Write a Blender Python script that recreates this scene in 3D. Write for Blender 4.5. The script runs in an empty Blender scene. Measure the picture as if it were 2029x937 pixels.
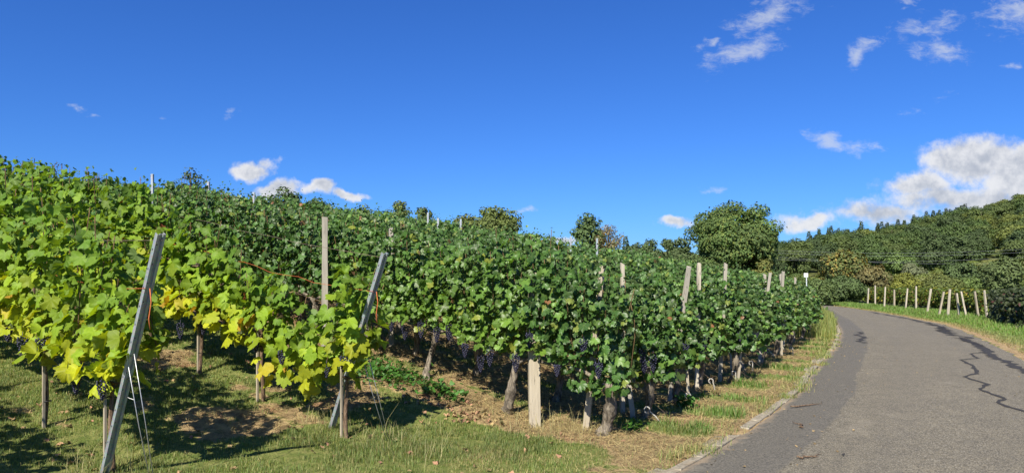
import bpy, math, random
import numpy as np
from mathutils import Vector

# ------------------------------------------------------------------ camera, sky, sun, exposure
sc = bpy.context.scene
C = sc.collection
cam = bpy.data.cameras.new("camera"); camo = bpy.data.objects.new("camera", cam); C.objects.link(camo)
EYE = 1.65
camo.location = (0, 0, EYE); camo.rotation_euler = (math.radians(90), 0, 0)
cam.sensor_width = 36; cam.lens = 36 * 1396 / 2029; cam.shift_y = 78.5 / 2029
cam.clip_start = .05; cam.clip_end = 3000
sc.camera = camo
sc.render.engine = 'CYCLES'
sc.cycles.max_bounces = 6; sc.cycles.diffuse_bounces = 3; sc.cycles.transmission_bounces = 4
sc.cycles.transparent_max_bounces = 6
sc.view_settings.view_transform = 'Standard'; sc.view_settings.look = 'None'
sc.view_settings.gamma = 1; sc.view_settings.use_curve_mapping = False
sc.view_settings.exposure = 0.92

UD = np.array([-.809, .588]); ND = np.array([.588, .809])       # along the rows uphill / across the rows
SUN_EL = math.radians(44)
_h = -ND * math.cos(math.radians(-15)) + UD * math.sin(math.radians(-15))   # towards the sun
SUN_V = Vector((_h[0] * math.cos(SUN_EL), _h[1] * math.cos(SUN_EL), math.sin(SUN_EL)))
sun = bpy.data.lights.new("sun", 'SUN'); sun.energy = 5.0; sun.angle = math.radians(.5); sun.color = (1, .93, .79)
suno = bpy.data.objects.new("sun", sun); C.objects.link(suno)
suno.rotation_euler = (-SUN_V).to_track_quat('-Z', 'Y').to_euler()

world = bpy.data.worlds.new("World"); sc.world = world; world.use_nodes = True


class NT:
    def __init__(s, nt): s.nt = nt; nt.nodes.clear()
    def n(s, t, **kw):
        nd = s.nt.nodes.new(t)
        for k, v in kw.items():
            setattr(nd, k, v)
        return nd
    def l(s, a, b): s.nt.links.new(a, b)
    def setin(s, sock, v):
        if isinstance(v, bpy.types.NodeSocket): s.l(v, sock)
        else: sock.default_value = v
    def math(s, op, a, b=0.0, c=0.0):
        nd = s.n('ShaderNodeMath', operation=op)
        for i, v in enumerate((a, b, c)):
            s.setin(nd.inputs[i], v)
        return nd.outputs[0]
    def vm(s, op, a, b=None, out=0):
        nd = s.n('ShaderNodeVectorMath', operation=op)
        s.setin(nd.inputs[0], a)
        if b is not None: s.setin(nd.inputs[1], b)
        return nd.outputs[out]
    def mapr(s, v, a, b, c=0., d=1., smooth=True):
        nd = s.n('ShaderNodeMapRange'); nd.interpolation_type = 'SMOOTHSTEP' if smooth else 'LINEAR'
        s.setin(nd.inputs[0], v)
        for i, x in zip((1, 2, 3, 4), (a, b, c, d)): s.setin(nd.inputs[i], x)
        return nd.outputs[0]
    def mix(s, f, a, b, blend='MIX'):
        nd = s.n('ShaderNodeMix', data_type='RGBA', blend_type=blend)
        s.setin(nd.inputs[0], f)
        for i, v in ((6, a), (7, b)):
            if isinstance(v, (tuple, list)): v = tuple(v) + ((1,) if len(v) == 3 else ())
            s.setin(nd.inputs[i], v)
        return nd.outputs[2]
    def noise(s, vec, scale, detail=4., rough=.55, out=0, dist=0.):
        nd = s.n('ShaderNodeTexNoise')
        if vec is not None: s.l(vec, nd.inputs['Vector'])
        nd.inputs['Scale'].default_value = scale; nd.inputs['Detail'].default_value = detail
        nd.inputs['Roughness'].default_value = rough; nd.inputs['Distortion'].default_value = dist
        return nd.outputs[out]


def build_world():
    w = NT(world.node_tree)
    sky = w.n('ShaderNodeTexSky', sky_type='NISHITA', sun_disc=False)
    sky.sun_elevation = SUN_EL; sky.sun_rotation = math.atan2(_h[0], _h[1])
    sky.altitude = 200; sky.air_density = 1.0; sky.dust_density = .25; sky.ozone_density = 4.5
    ssp = w.n('ShaderNodeSeparateColor'); w.l(sky.outputs[0], ssp.inputs[0])
    hs = w.n('ShaderNodeCombineColor')                    # a deeper, more saturated blue than the model's default air
    for i_, (g_, a_) in enumerate(((1.10, .214), (1.03, .467), (.97, .985))):
        w.l(w.math('MULTIPLY', w.math('POWER', w.math('MAXIMUM', ssp.outputs[i_], .001), g_), a_), hs.inputs[i_])
    tc = w.n('ShaderNodeTexCoord')
    sep = w.n('ShaderNodeSeparateXYZ'); w.l(tc.outputs['Generated'], sep.inputs[0])
    yc = w.math('MAXIMUM', sep.outputs[1], .08)
    cmb = w.n('ShaderNodeCombineXYZ')
    w.l(w.math('DIVIDE', sep.outputs[0], yc), cmb.inputs[0]); w.l(w.math('DIVIDE', sep.outputs[2], yc), cmb.inputs[1])
    P = cmb.outputs[0]                                    # direction on the plane one unit due north
    warp = w.noise(P, 9., 5., .6, out=1)
    off = w.vm('MULTIPLY', w.vm('SUBTRACT', warp, (.5, .5, .5)), (.13, .07, 0))
    Pw = w.vm('ADD', P, off)
    def group(lst):
        acc = None
        for (az, el, a, b, r, st) in lst:
            mp = w.n('ShaderNodeMapping', vector_type='TEXTURE'); w.l(Pw, mp.inputs[0])
            mp.inputs[1].default_value = (az, el, 0); mp.inputs[2].default_value = (0, 0, math.radians(r)); mp.inputs[3].default_value = (a, b, 1)
            v = w.math('MULTIPLY', w.math('SUBTRACT', 1., w.vm('LENGTH', mp.outputs[0], out=1)), st)
            acc = v if acc is None else w.math('MAXIMUM', acc, v)
        return acc
    wisps = [(.365, .368, .085, .026, 10, 1.15), (.33, .322, .09, .026, 24, 1.15), (.272, .330, .024, .013, 35, .9), (.345, .395, .02, .01, 10, .9),
             (.500, .320, .042, .022, 25, 1.3), (.585, .352, .075, .024, 12, .8), (.555, .380, .016, .009, 30, .8), (.600, .317, .06, .02, -8, .95),
             (.715, .372, .07, .045, -20, 1.), (.713, .303, .022, .009, 5, .9), (.463, .193, .062, .02, -6, 1.25),
             (-.625, .240, .018, .009, 0, .8), (-.594, .231, .018, .006, 0, .7), (-.408, .234, .02, .008, 20, .8), (-.492, .226, .015, .006, 0, .5),
             (.288, .118, .024, .006, 0, .8), (.028, .091, .022, .0045, 0, 1.), (.57, .24, .02, .01, 30, .5), (.62, .262, .03, .008, 10, .45)]
    cumuli = [(.66, .165, .085, .045, 5, 1.2), (.715, .15, .08, .05, 0, 1.2), (.575, .128, .085, .022, 0, .9), (.64, .112, .14, .028, 0, .9), (.52, .085, .11, .022, 0, .7), (.70, .105, .10, .04, 0, 1.),
              (.43, .078, .06, .014, 0, .9), (-.365, .158, .045, .019, 3, 1.2), (-.335, .124, .036, .016, 5, 1.1), (-.287, .123, .032, .014, 0, 1.1), (-.235, .113, .04, .008, -3, 1.),
              (.222, .079, .028, .011, 0, 1.1), (.06, .057, .03, .008, 0, .8)]
    n1 = w.noise(P, 26., 7., .62); n2 = w.noise(P, 17., 7., .55)
    st = w.vm('MULTIPLY', P, (1, 2.1, 1))
    n3 = w.noise(st, 42., 6., .68, dist=.4)
    dw = w.math('ADD', group(wisps), w.math('MULTIPLY', w.math('SUBTRACT', n3, .51), 2.3))
    aw = w.math('MULTIPLY', w.mapr(dw, .1, 1.3), .60)
    gc = group(cumuli)
    dc = w.math('ADD', gc, w.math('MULTIPLY', w.math('SUBTRACT', n1, .5), 1.35))
    ac = w.math('MULTIPLY', w.mapr(dc, .0, .62), .94)
    # grey undersides: the cloud is thick where its field is strong
    Pd = w.vm('ADD', P, (0, .012, 0))
    n1b = w.noise(Pd, 26., 7., .62)
    rel = w.math('ADD', w.math('MULTIPLY', w.math('SUBTRACT', n1b, n1), 1.6), w.math('MULTIPLY', w.math('SUBTRACT', n2, .5), 1.3))
    shade = w.mapr(w.math('ADD', rel, w.math('MULTIPLY', gc, .45)), -.15, .75)
    ccol = w.mix(shade, (5.7, 5.7, 5.75), (3.2, 3.4, 3.8))
    front = w.mapr(sep.outputs[1], .1, .2)
    c1 = w.mix(w.math('MULTIPLY', aw, front), hs.outputs[0], (4.6, 4.9, 5.3))
    c2 = w.mix(w.math('MULTIPLY', ac, front), c1, ccol)
    bg = w.n('ShaderNodeBackground'); bg.inputs[1].default_value = .08
    w.l(c2, bg.inputs[0])
    out = w.n('ShaderNodeOutputWorld'); w.l(bg.outputs[0], out.inputs[0])
build_world()

# ------------------------------------------------------------------ terrain maths
def un(x, y): return x * UD[0] + y * UD[1], x * ND[0] + y * ND[1]
def xy(u, n): return u * UD[0] + n * ND[0], u * UD[1] + n * ND[1]
def ss(a, b, x):
    t = np.clip((x - a) / (b - a), 0, 1); return t * t * (3 - 2 * t)
def utoe(n): return np.interp(n, [-600, 2.8, 4.8, 6.4, 8, 14, 25, 35, 55, 75, 120, 600], [5.6, 5.6, 5.0, 4.0, 3.8, 4.1, 5.6, 7.6, 13, 20, 40, 40])
def hill(v):
    a = np.where(v < 0, 0, np.where(v < 1, .5 * .172 * v * v, .172 * (v - .5)))
    a = np.where(v > 12, .172 * 11.5 + .116 * (v - 12), a)
    b = .172 * 11.5 + .116 * 23 + 7 * (1 - np.exp(-(v - 35) * .116 / 7))
    return np.where(v < 35, a, b)
def Z(x, y):
    x = np.asarray(x, float); y = np.asarray(y, float)
    u, n = un(x, y)
    z = -.85 * ss(12, 54, n) - .35 * ss(54, 90, n) + 0
    t = np.where(y > 1, x / np.maximum(y, 1), 0)
    z = z + hill(u - utoe(n)) * (1 - ss(80, 190, y) * ss(.22, .38, t))
    h = np.interp(t, [-.6, .0, .25, .39, .55, .727, 1.0], [0, 2, 6, 10, 19, 33, 47])
    return z + h * ss(110, 360, y)
_ln = [-30, 0, 5.7, 6.4, 7.5, 9.8, 13.5, 18.7, 25.2, 40.8, 56, 66, 86]; _lu = [2.6, 2.5, 2.4, 2.36, 2.45, 2.56, 2.99, 3.7, 4.88, 8.2, 12.2, 16.5, 28]
_rn = [-30, 0, 8, 13, 16.9, 22.2, 27.4, 39, 49.6, 56.2, 66, 86]; _ru = [-1.2, -1.1, -.95, -.5, 0, .68, 1.4, 3.2, 6.2, 9, 13.6, 25]
_nn = np.arange(-30, 86, .25); _kk = np.hanning(17); _kk /= _kk.sum()
def _smooth(a):
    p = np.concatenate([np.full(8, a[0]), a, np.full(8, a[-1])]); return np.convolve(p, _kk, 'valid')
_LU = _smooth(np.interp(_nn, _ln, _lu)); _RU = _smooth(np.interp(_nn, _rn, _ru))
def uL(n): return np.interp(n, _nn, _LU) - .07 * (np.asarray(n) < 12)
def uR(n): return np.interp(n, _nn, _RU)

ROW_N = [2.78, 4.75, 6.5, 7.5, 8.7, 10.0, 10.95, 12.3, 13.5, 14.9, 16.3, 17.6, 18.9, 20.2, 21.4]
ROW_E = [6.13, 5.51, 3.57, 3.58, 3.76, 3.9, 3.74, 3.95, 4.05, 4.2, 4.45, 4.6, 4.8, 4.95, 5.1]

_lat = np.random.RandomState(5).rand(256, 256)
def vnoise(x, y, s):
    x = np.asarray(x) * s + 100; y = np.asarray(y) * s + 100
    i = np.floor(x).astype(int); j = np.floor(y).astype(int); fx = x - i; fy = y - j
    fx = fx * fx * (3 - 2 * fx); fy = fy * fy * (3 - 2 * fy)
    g = lambda a, b: _lat[a % 256, b % 256]
    return (g(i, j) * (1 - fx) + g(i + 1, j) * fx) * (1 - fy) + (g(i, j + 1) * (1 - fx) + g(i + 1, j + 1) * fx) * fy
def fbm(x, y, s): return .5 * vnoise(x, y, s) + .3 * vnoise(x, y, s * 2.3) + .2 * vnoise(x, y, s * 5.1)

def straw(u, n):
    """1 where dry straw and soil lie, 0 where green grass grows"""
    u = np.asarray(u, float); n = np.asarray(n, float)
    x, y = xy(u, n)
    f = fbm(x, y, 1.1)
    m = np.clip((f - .55) * 6, 0, 1) * .85
    e = np.interp(n, ROW_N, ROW_E)
    for k, (rn, re) in enumerate(zip(ROW_N, ROW_E)):
        pw = ss(.40, .62, f) if k < 2 else 1.
        wd = .22 if k < 2 else .42
        on = (1 - ss(wd * .5, wd * 1.3, np.abs(n - rn) + (f - .5) * .5)) * ss(re - .9, re - .2, u)
        m = np.maximum(m, on * .95 * pw)
    old = ss(5.6, 6.2, n + (f - .5) * 1.2) * ss(1.6, 2.3, u) * (1 - ss(23, 25, n)) 
    m = np.maximum(m, old * (.75 + .25 * ss(.35, .6, f)) * (1 - .75 * ss(.4, 1.6, u - e)))
    for k in range(2, len(ROW_N) - 1):                     # grass tongues between the row ends
        mid = ROW_N[k] * .5 + ROW_N[k + 1] * .5 + .12
        ee = ROW_E[k]
        g = (1 - ss(.12, .36, np.abs(n - mid + (f - .5) * .5))) * ss(ee - 1.05, ee - .75, u) * (1 - ss(ee + .2, ee + .9, u))
        m = m * (1 - g * .95)
    m = np.where(n > 24.5, np.minimum(m, .25), m)
    m = np.where((u < uR(n) - .05), np.maximum(m * .4, (1 - ss(.15, .9, uR(n) - u + (f - .5) * .8)) * .9), m)
    return np.clip(m, 0, 1)

# ------------------------------------------------------------------ object helpers
def trimesh(name, V, T, cols=None, luv=None, smooth=False):
    me = bpy.data.meshes.new(name)
    V = np.ascontiguousarray(V, np.float32); T = np.ascontiguousarray(T, np.int32)
    me.vertices.add(len(V)); me.vertices.foreach_set('co', V.ravel())
    k = T.shape[1]
    me.loops.add(T.size); me.loops.foreach_set('vertex_index', T.ravel())
    me.polygons.add(len(T)); me.polygons.foreach_set('loop_start', np.arange(len(T), dtype=np.int32) * k)
    if smooth: me.polygons.foreach_set('use_smooth', np.ones(len(T), bool))
    me.update(calc_edges=True)
    if cols is not None:
        c = np.ones((len(V), 4), np.float32); c[:, :3] = cols
        a = me.color_attributes.new('col', 'FLOAT_COLOR', 'POINT'); a.data.foreach_set('color', c.ravel())
    if luv is not None:
        a = me.attributes.new('luv', 'FLOAT2', 'POINT'); a.data.foreach_set('vector', np.ascontiguousarray(luv, np.float32).ravel())
    return me
class MB:
    def __init__(s): s.v = []; s.f = []
    def add(s, v, f):
        o = len(s.v); s.v += [tuple(p) for p in v]; s.f += [tuple(i + o for i in q) for q in f]
    def box(s, c, d, R=None, taper=1.):
        c = Vector(c); p = []
        for z in (-1, 1):
            for y in (-1, 1):
                for x in (-1, 1):
                    k = taper if z > 0 else 1
                    q = Vector((x * d[0] / 2 * k, y * d[1] / 2 * k, z * d[2] / 2))
                    p.append(c + (R @ q if R else q))
        s.add(p, [(0, 2, 3, 1), (4, 5, 7, 6), (0, 1, 5, 4), (2, 6, 7, 3), (0, 4, 6, 2), (1, 3, 7, 5)])
    def tube(s, pts, rad, sides=6, rng=None, rough=0.):
        pts = [Vector(p) for p in pts]; n = len(pts)
        if not hasattr(rad, '__len__'): rad = [rad] * n
        ref = Vector((0, 0, 1)) if abs((pts[-1] - pts[0]).normalized().z) < .9 else Vector((1, 0, 0))
        V = []; F = []
        for i, p in enumerate(pts):
            t = (pts[min(i + 1, n - 1)] - pts[max(i - 1, 0)]).normalized()
            a = t.cross(ref).normalized(); b = t.cross(a)
            for j in range(sides):
                an = 2 * math.pi * j / sides
                r = rad[i] * (1 + (rng.uniform(-rough, rough) if rng else 0))
                V.append(p + (a * math.cos(an) + b * math.sin(an)) * r)
        for i in range(n - 1):
            for j in range(sides):
                k = (j + 1) % sides
                F.append((i * sides + j, i * sides + k, (i + 1) * sides + k, (i + 1) * sides + j))
        F.append(tuple(range(sides))[::-1]); F.append(tuple((n - 1) * sides + j for j in range(sides)))
        s.add(V, F)
    def mesh(s, name, smooth=False):
        me = bpy.data.meshes.new(name); me.from_pydata(s.v, [], s.f)
        if smooth: me.polygons.foreach_set('use_smooth', np.ones(len(me.polygons), bool))
        me.update(); return me
def obj(name, me, m, parent=None, loc=None):
    o = bpy.data.objects.new(name, me); C.objects.link(o)
    if m is not None and not me.materials: me.materials.append(m)
    if parent is not None: o.parent = parent
    if loc is not None: o.location = loc
    return o
def tag(o, label, cat, group=None, kind=None):
    if label: o['label'] = label
    if cat: o['category'] = cat
    if group: o['group'] = group
    if kind: o['kind'] = kind
    return o
def thing(name, label, cat, loc, rotz=0, group=None):
    o = bpy.data.objects.new(name, None); C.objects.link(o); o.empty_display_size = .2
    o.location = loc; o.rotation_euler = (0, 0, rotz)
    return tag(o, label, cat, group)
ROW_RZ = math.atan2(UD[1], UD[0])
def at_un(u, n, dz=0.):
    x, y = xy(u, n); return (float(x), float(y), float(Z(x, y)) + dz)

# ------------------------------------------------------------------ materials
def newmat(name):
    m = bpy.data.materials.new(name); m.use_nodes = True; return m, NT(m.node_tree)
def finish(w, surf):
    o = w.n('ShaderNodeOutputMaterial'); w.l(surf, o.inputs[0])
def pbsdf(w, col, rough=.8, spec=.3, metal=0., normal=None):
    p = w.n('ShaderNodeBsdfPrincipled')
    if isinstance(col, (tuple, list)): col = tuple(col) + ((1,) if len(col) == 3 else ())
    w.setin(p.inputs['Base Color'], col); w.setin(p.inputs['Roughness'], rough)
    p.inputs['Specular IOR Level'].default_value = spec; p.inputs['Metallic'].default_value = metal
    if normal is not None: w.l(normal, p.inputs['Normal'])
    return p.outputs[0]
def bump(w, h, strength=.5, dist=.01):
    b = w.n('ShaderNodeBump'); b.inputs['Strength'].default_value = strength; b.inputs['Distance'].default_value = dist
    w.l(h, b.inputs['Height']); return b.outputs[0]

def leaf_mat(name, veins=False, trans=.3, rough=.42, spec=.4, tcol=(1.6, 1.5, .5)):
    m, w = newmat(name)
    a = w.n('ShaderNodeAttribute', attribute_name='col'); col = a.outputs[0]
    geo = w.n('ShaderNodeNewGeometry')
    nz = None
    if veins:
        l = w.n('ShaderNodeAttribute', attribute_name='luv'); sp = w.n('ShaderNodeSeparateXYZ'); w.l(l.outputs[1], sp.inputs[0])
        ax = w.math('ABSOLUTE', sp.outputs[0]); y = sp.outputs[1]
        dist = ax
        for ang in (52, 112):
            s_, c_ = math.sin(math.radians(ang)), math.cos(math.radians(ang))
            perp = w.math('ABSOLUTE', w.math('SUBTRACT', w.math('MULTIPLY', ax, c_), w.math('MULTIPLY', y, s_)))
            along = w.math('ADD', w.math('MULTIPLY', ax, s_), w.math('MULTIPLY', y, c_))
            d = w.math('ADD', perp, w.math('MULTIPLY', w.math('LESS_THAN', along, 0), 1.))
            dist = w.math('MINIMUM', dist, d)
        v = w.mapr(dist, .004, .022, 1., 0.)
        # fine side veins and mottling
        oc = w.n('ShaderNodeTexCoord')
        nz = w.noise(oc.outputs['Object'], 38., 3., .6)
        col = w.mix(w.mapr(nz, .3, .75, 0., .55), col, w.mix(1., col, (.62, .72, .5), 'MULTIPLY'))
        col = w.mix(w.math('MULTIPLY', v, .45), col, w.mix(.5, col, (.30, .36, .10)))
    under = w.mix(.45, col, (.16, .21, .10))
    col2 = w.mix(w.math('MULTIPLY', geo.outputs['Backfacing'], .8), col, under)
    nrm = bump(w, nz, .25, .01) if nz is not None else None
    d = pbsdf(w, col2, rough, spec, normal=nrm)
    t = w.n('ShaderNodeBsdfTranslucent'); w.l(w.mix(1., col, tcol, 'MULTIPLY'), t.inputs[0])
    mx = w.n('ShaderNodeMixShader'); mx.inputs[0].default_value = trans
    w.l(d, mx.inputs[1]); w.l(t.outputs[0], mx.inputs[2]); finish(w, mx.outputs[0]); return m

def bark_mat(name, c1, c2, sc_=30., zs=.25):
    m, w = newmat(name); tc = w.n('ShaderNodeTexCoord')
    v = w.vm('MULTIPLY', tc.outputs['Object'], (1, 1, zs))
    a = w.noise(v, sc_, 6., .7, dist=.6); b = w.noise(tc.outputs['Object'], sc_ * .35, 3.)
    col = w.mix(w.mapr(a, .35, .65), c1, c2)
    col = w.mix(w.mapr(b, .4, .7, 0., .5), col, w.mix(1., col, (.55, .52, .48), 'MULTIPLY'))
    finish(w, pbsdf(w, col, .9, .2, normal=bump(w, a, .9, .02))); return m

def wood_mat(name, c1, c2, dark=(.10, .09, .075)):
    m, w = newmat(name); tc = w.n('ShaderNodeTexCoord'); oi = w.n('ShaderNodeObjectInfo')
    v = w.vm('ADD', w.vm('MULTIPLY', tc.outputs['Object'], (1, 1, .06)), oi.outputs['Random'])
    a = w.noise(v, 70., 5., .65); b = w.noise(v, 16., 3., .5); cr = w.noise(v, 120., 2., .5)
    col = w.mix(a, c1, c2); col = w.mix(w.mapr(b, .5, .75, 0., .6), col, dark)
    col = w.mix(w.mapr(cr, .66, .72, 0., .8), col, (.05, .045, .04))
    finish(w, pbsdf(w, col, .85, .2, normal=bump(w, a, .6, .008))); return m

M = {}
M['leaf_young'] = leaf_mat('young_vine_leaf', True, .36, .55, .22, (1.6, 1.45, .4))
M['leaf_old'] = leaf_mat('old_vine_leaf', True, .26, .42, .34, (1.5, 1.6, .4))
M['leaf_far'] = leaf_mat('far_vine_leaf', False, .26, .5, .25, (1.5, 1.6, .4))
M['tree_leaf'] = leaf_mat('tree_leaf', False, .22, .6, .12, (1.5, 1.5, .4))
M['needle'] = leaf_mat('needle', False, .08, .6, .2)
M['grass'] = leaf_mat('grass_blade', False, .3, .6, .2, (1.3, 1.3, .5))
M['dead'] = leaf_mat('dry_leaf', False, .15, .8, .15, (1., .8, .5))
M['bark_old'] = bark_mat('old_vine_bark', (.06, .05, .04), (.28, .24, .185), 26)
M['bark_young'] = bark_mat('young_vine_bark', (.07, .045, .03), (.24, .165, .11), 50)
M['bark_tree'] = bark_mat('tree_bark', (.04, .034, .026), (.13, .11, .085), 6)
M['cane'] = bark_mat('cane_bark', (.10, .06, .03), (.18, .12, .06), 40)
M['wood_grey'] = wood_mat('weathered_grey_wood', (.20, .185, .155), (.40, .365, .30))
M['wood_tan'] = wood_mat('weathered_tan_wood', (.24, .205, .15), (.43, .38, .295))
M['wood_pale'] = wood_mat('pale_wood', (.33, .295, .23), (.50, .45, .36))
def simple(name, col, rough=.5, spec=.4, metal=0., var=0.):
    m, w = newmat(name); tc = w.n('ShaderNodeTexCoord')
    n = w.noise(tc.outputs['Object'], 60., 4.)
    c = w.mix(w.mapr(n, .35, .7), col, tuple(x * (1 - var) for x in col))
    finish(w, pbsdf(w, c, rough, spec, metal)); return m
def galv():
    m, w = newmat('galvanised_steel'); tc = w.n('ShaderNodeTexCoord')
    vo = w.n('ShaderNodeTexVoronoi'); w.l(tc.outputs['Object'], vo.inputs['Vector']); vo.inputs['Scale'].default_value = 70
    n = w.noise(w.vm('MULTIPLY', tc.outputs['Object'], (1, 1, .2)), 30., 5.)
    c = w.mix(w.mapr(n, .3, .7), (.38, .42, .45), (.25, .28, .31)); c = w.mix(.25, c, vo.outputs['Color'], 'SOFT_LIGHT')
    finish(w, pbsdf(w, c, w.mapr(n, .2, .8, .42, .65), .35, .45)); return m
M['galv'] = galv()
M['dark_hole'] = simple('dark_hole', (.02, .02, .02), .9)
M['wire'] = simple('wire_steel', (.42, .43, .44), .4, .5, .6, .3)
M['rust_wire'] = simple('rusty_wire', (.20, .15, .11), .7, .3, .3, .5)
M['hook'] = simple('hook_steel', (.52, .49, .43), .6, .4, .2, .4)
M['twine'] = simple('orange_twine', (.50, .14, .05), .7, .2, 0, .3)
M['tie'] = simple('black_tie', (.02, .02, .02), .6)
M['white_paint'] = simple('white_paint', (.78, .79, .80), .45, .5, 0, .1)
M['berry'] = simple('grape_skin', (.022, .024, .055), .38, .5, 0, .0)
def berry():
    m, w = newmat('grape_skin_bloom'); tc = w.n('ShaderNodeTexCoord')
    n = w.noise(tc.outputs['Object'], 90., 3.)
    c = w.mix(w.mapr(n, .35, .7), (.012, .010, .028), (.034, .038, .08))
    finish(w, pbsdf(w, c, .5, .45)); return m
M['berry'] = berry()
M['soil_clod'] = simple('soil_clod', (.30, .22, .14), .95, .1, 0, .4)

def ground_mat():
    m, w = newmat('vineyard_ground'); geo = w.n('ShaderNodeNewGeometry'); p = geo.outputs['Position']
    a = w.n('ShaderNodeAttribute', attribute_name='col'); sp = w.n('ShaderNodeSeparateColor'); w.l(a.outputs[0], sp.inputs[0])
    mask, far = sp.outputs[0], sp.outputs[1]
    n1 = w.noise(p, 1.6, 5.); n2 = w.noise(p, 9., 5., .65); n3 = w.noise(p, 55., 4., .7); n4 = w.noise(p, 160., 3., .7)
    gr = w.mix(w.mapr(n2, .35, .65), (.115, .155, .034), (.23, .235, .075))
    gr = w.mix(w.mapr(n3, .45, .7, 0., .7), gr, (.035, .05, .015))
    so = w.mix(w.mapr(n2, .38, .62), (.235, .16, .085), (.43, .315, .16))
    so = w.mix(w.mapr(n3, .5, .68, 0., .75), so, (.11, .07, .042))
    so = w.mix(w.mapr(n4, .55, .7, 0., .7), so, (.58, .45, .26))
    so = w.mix(w.mapr(n1, .55, .72, 0., .5), so, (.30, .13, .075))
    k = w.mapr(w.math('ADD', mask, w.math('MULTIPLY', w.math('SUBTRACT', n2, .5), .9)), .32, .62)
    c = w.mix(k, gr, so)
    fn = w.noise(p, .09, 5., .6)
    fg = w.mix(w.mapr(fn, .35, .65), (.055, .08, .022), (.13, .14, .048))
    c = w.mix(far, c, fg)
    hb = w.math('ADD', n3, w.math('MULTIPLY', n4, .5))
    finish(w, pbsdf(w, c, .95, .15, normal=bump(w, hb, .8, .03))); return m
M['ground'] = ground_mat()

def asphalt_mat():
    m, w = newmat('worn_asphalt'); geo = w.n('ShaderNodeNewGeometry'); p = geo.outputs['Position']
    a = w.n('ShaderNodeAttribute', attribute_name='luv'); sp = w.n('ShaderNodeSeparateXYZ'); w.l(a.outputs[1], sp.inputs[0])
    s, n = sp.outputs[0], sp.outputs[1]                   # s: metres from the left edge
    n1 = w.noise(p, .7, 4.); n2 = w.noise(p, 6., 4., .6); n3 = w.noise(p, 44., 3., .75); n4 = w.noise(p, 80., 3., .75)
    vo = w.n('ShaderNodeTexVoronoi'); w.l(p, vo.inputs['Vector']); vo.inputs['Scale'].default_value = 95
    c = w.mix(w.mapr(n1, .3, .7), (.198, .173, .122), (.160, .141, .101))
    c = w.mix(w.mapr(n2, .4, .62, 0., .6), c, (.105, .094, .072))
    n5 = w.noise(p, 24., 3., .7); c = w.mix(w.mapr(n5, .42, .6, 0., .5), c, (.105, .095, .072))
    c = w.mix(w.mapr(n3, .46, .58, 0., .85), c, (.066, .059, .046))
    c = w.mix(w.mapr(n4, .53, .62, 0., .8), c, (.36, .33, .26))
    # the older strip beside the kerb is darker and coarser
    e = w.math('ADD', s, w.math('MULTIPLY', w.math('SUBTRACT', w.noise(p, 2.2, 4., .6), 0.5), .05))
    old = w.mapr(e, .66, .71, 1., 0.)
    od = w.mix(w.mapr(n3, .42, .62), (.125, .116, .098), (.06, .057, .05)); od = w.mix(w.mapr(vo.outputs['Distance'], .12, .3, .5, 0.), od, (.30, .29, .27))
    c = w.mix(w.math('MULTIPLY', old, .78), c, od)
    # faint tyre bands
    band = w.math('ADD', w.mapr(w.math('ABSOLUTE', w.math('SUBTRACT', s, 1.35)), 0., .35, 1., 0.), w.mapr(w.math('ABSOLUTE', w.math('SUBTRACT', s, 2.75)), 0., .35, 1., 0.))
    c = w.mix(w.math('MULTIPLY', band, .16), c, (.12, .11, .09))
    dirt = w.mapr(w.math('ADD', s, w.math('MULTIPLY', w.math('SUBTRACT', n2, .5), .3)), .0, .10, .6, 0.)
    c = w.mix(dirt, c, (.30, .23, .15))
    st_ = w.noise(p, 1.1, 5., .65, dist=.8); c = w.mix(w.mapr(st_, .6, .74, 0., .28), c, (.085, .077, .062)); c = w.mix(w.mapr(st_, .30, .40, .35, 0.), c, (.24, .215, .165))
    hb = w.math('ADD', n3, w.math('MULTIPLY', n4, .6))
    finish(w, pbsdf(w, c, .85, .25, normal=bump(w, hb, .8, .012))); return m
M['asphalt'] = asphalt_mat()
def tar_mat():
    m, w = newmat('tar'); geo = w.n('ShaderNodeNewGeometry'); n = w.noise(geo.outputs['Position'], 90., 4.)
    c = w.mix(w.mapr(n, .4, .7), (.026, .025, .025), (.07, .066, .06))
    finish(w, pbsdf(w, c, .85, .15)); return m
M['tar'] = tar_mat()
def stone_mat():
    m, w = newmat('kerb_stone'); geo = w.n('ShaderNodeNewGeometry'); p = geo.outputs['Position']
    n = w.noise(p, 25., 5., .65); n2 = w.noise(p, 3., 3.)
    c = w.mix(w.mapr(n, .3, .7), (.16, .14, .105), (.32, .285, .22)); c = w.mix(w.mapr(n2, .5, .7, 0., .6), c, (.25, .19, .12))
    finish(w, pbsdf(w, c, .9, .2, normal=bump(w, n, .6, .01))); return m
M['stone'] = stone_mat()

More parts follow.
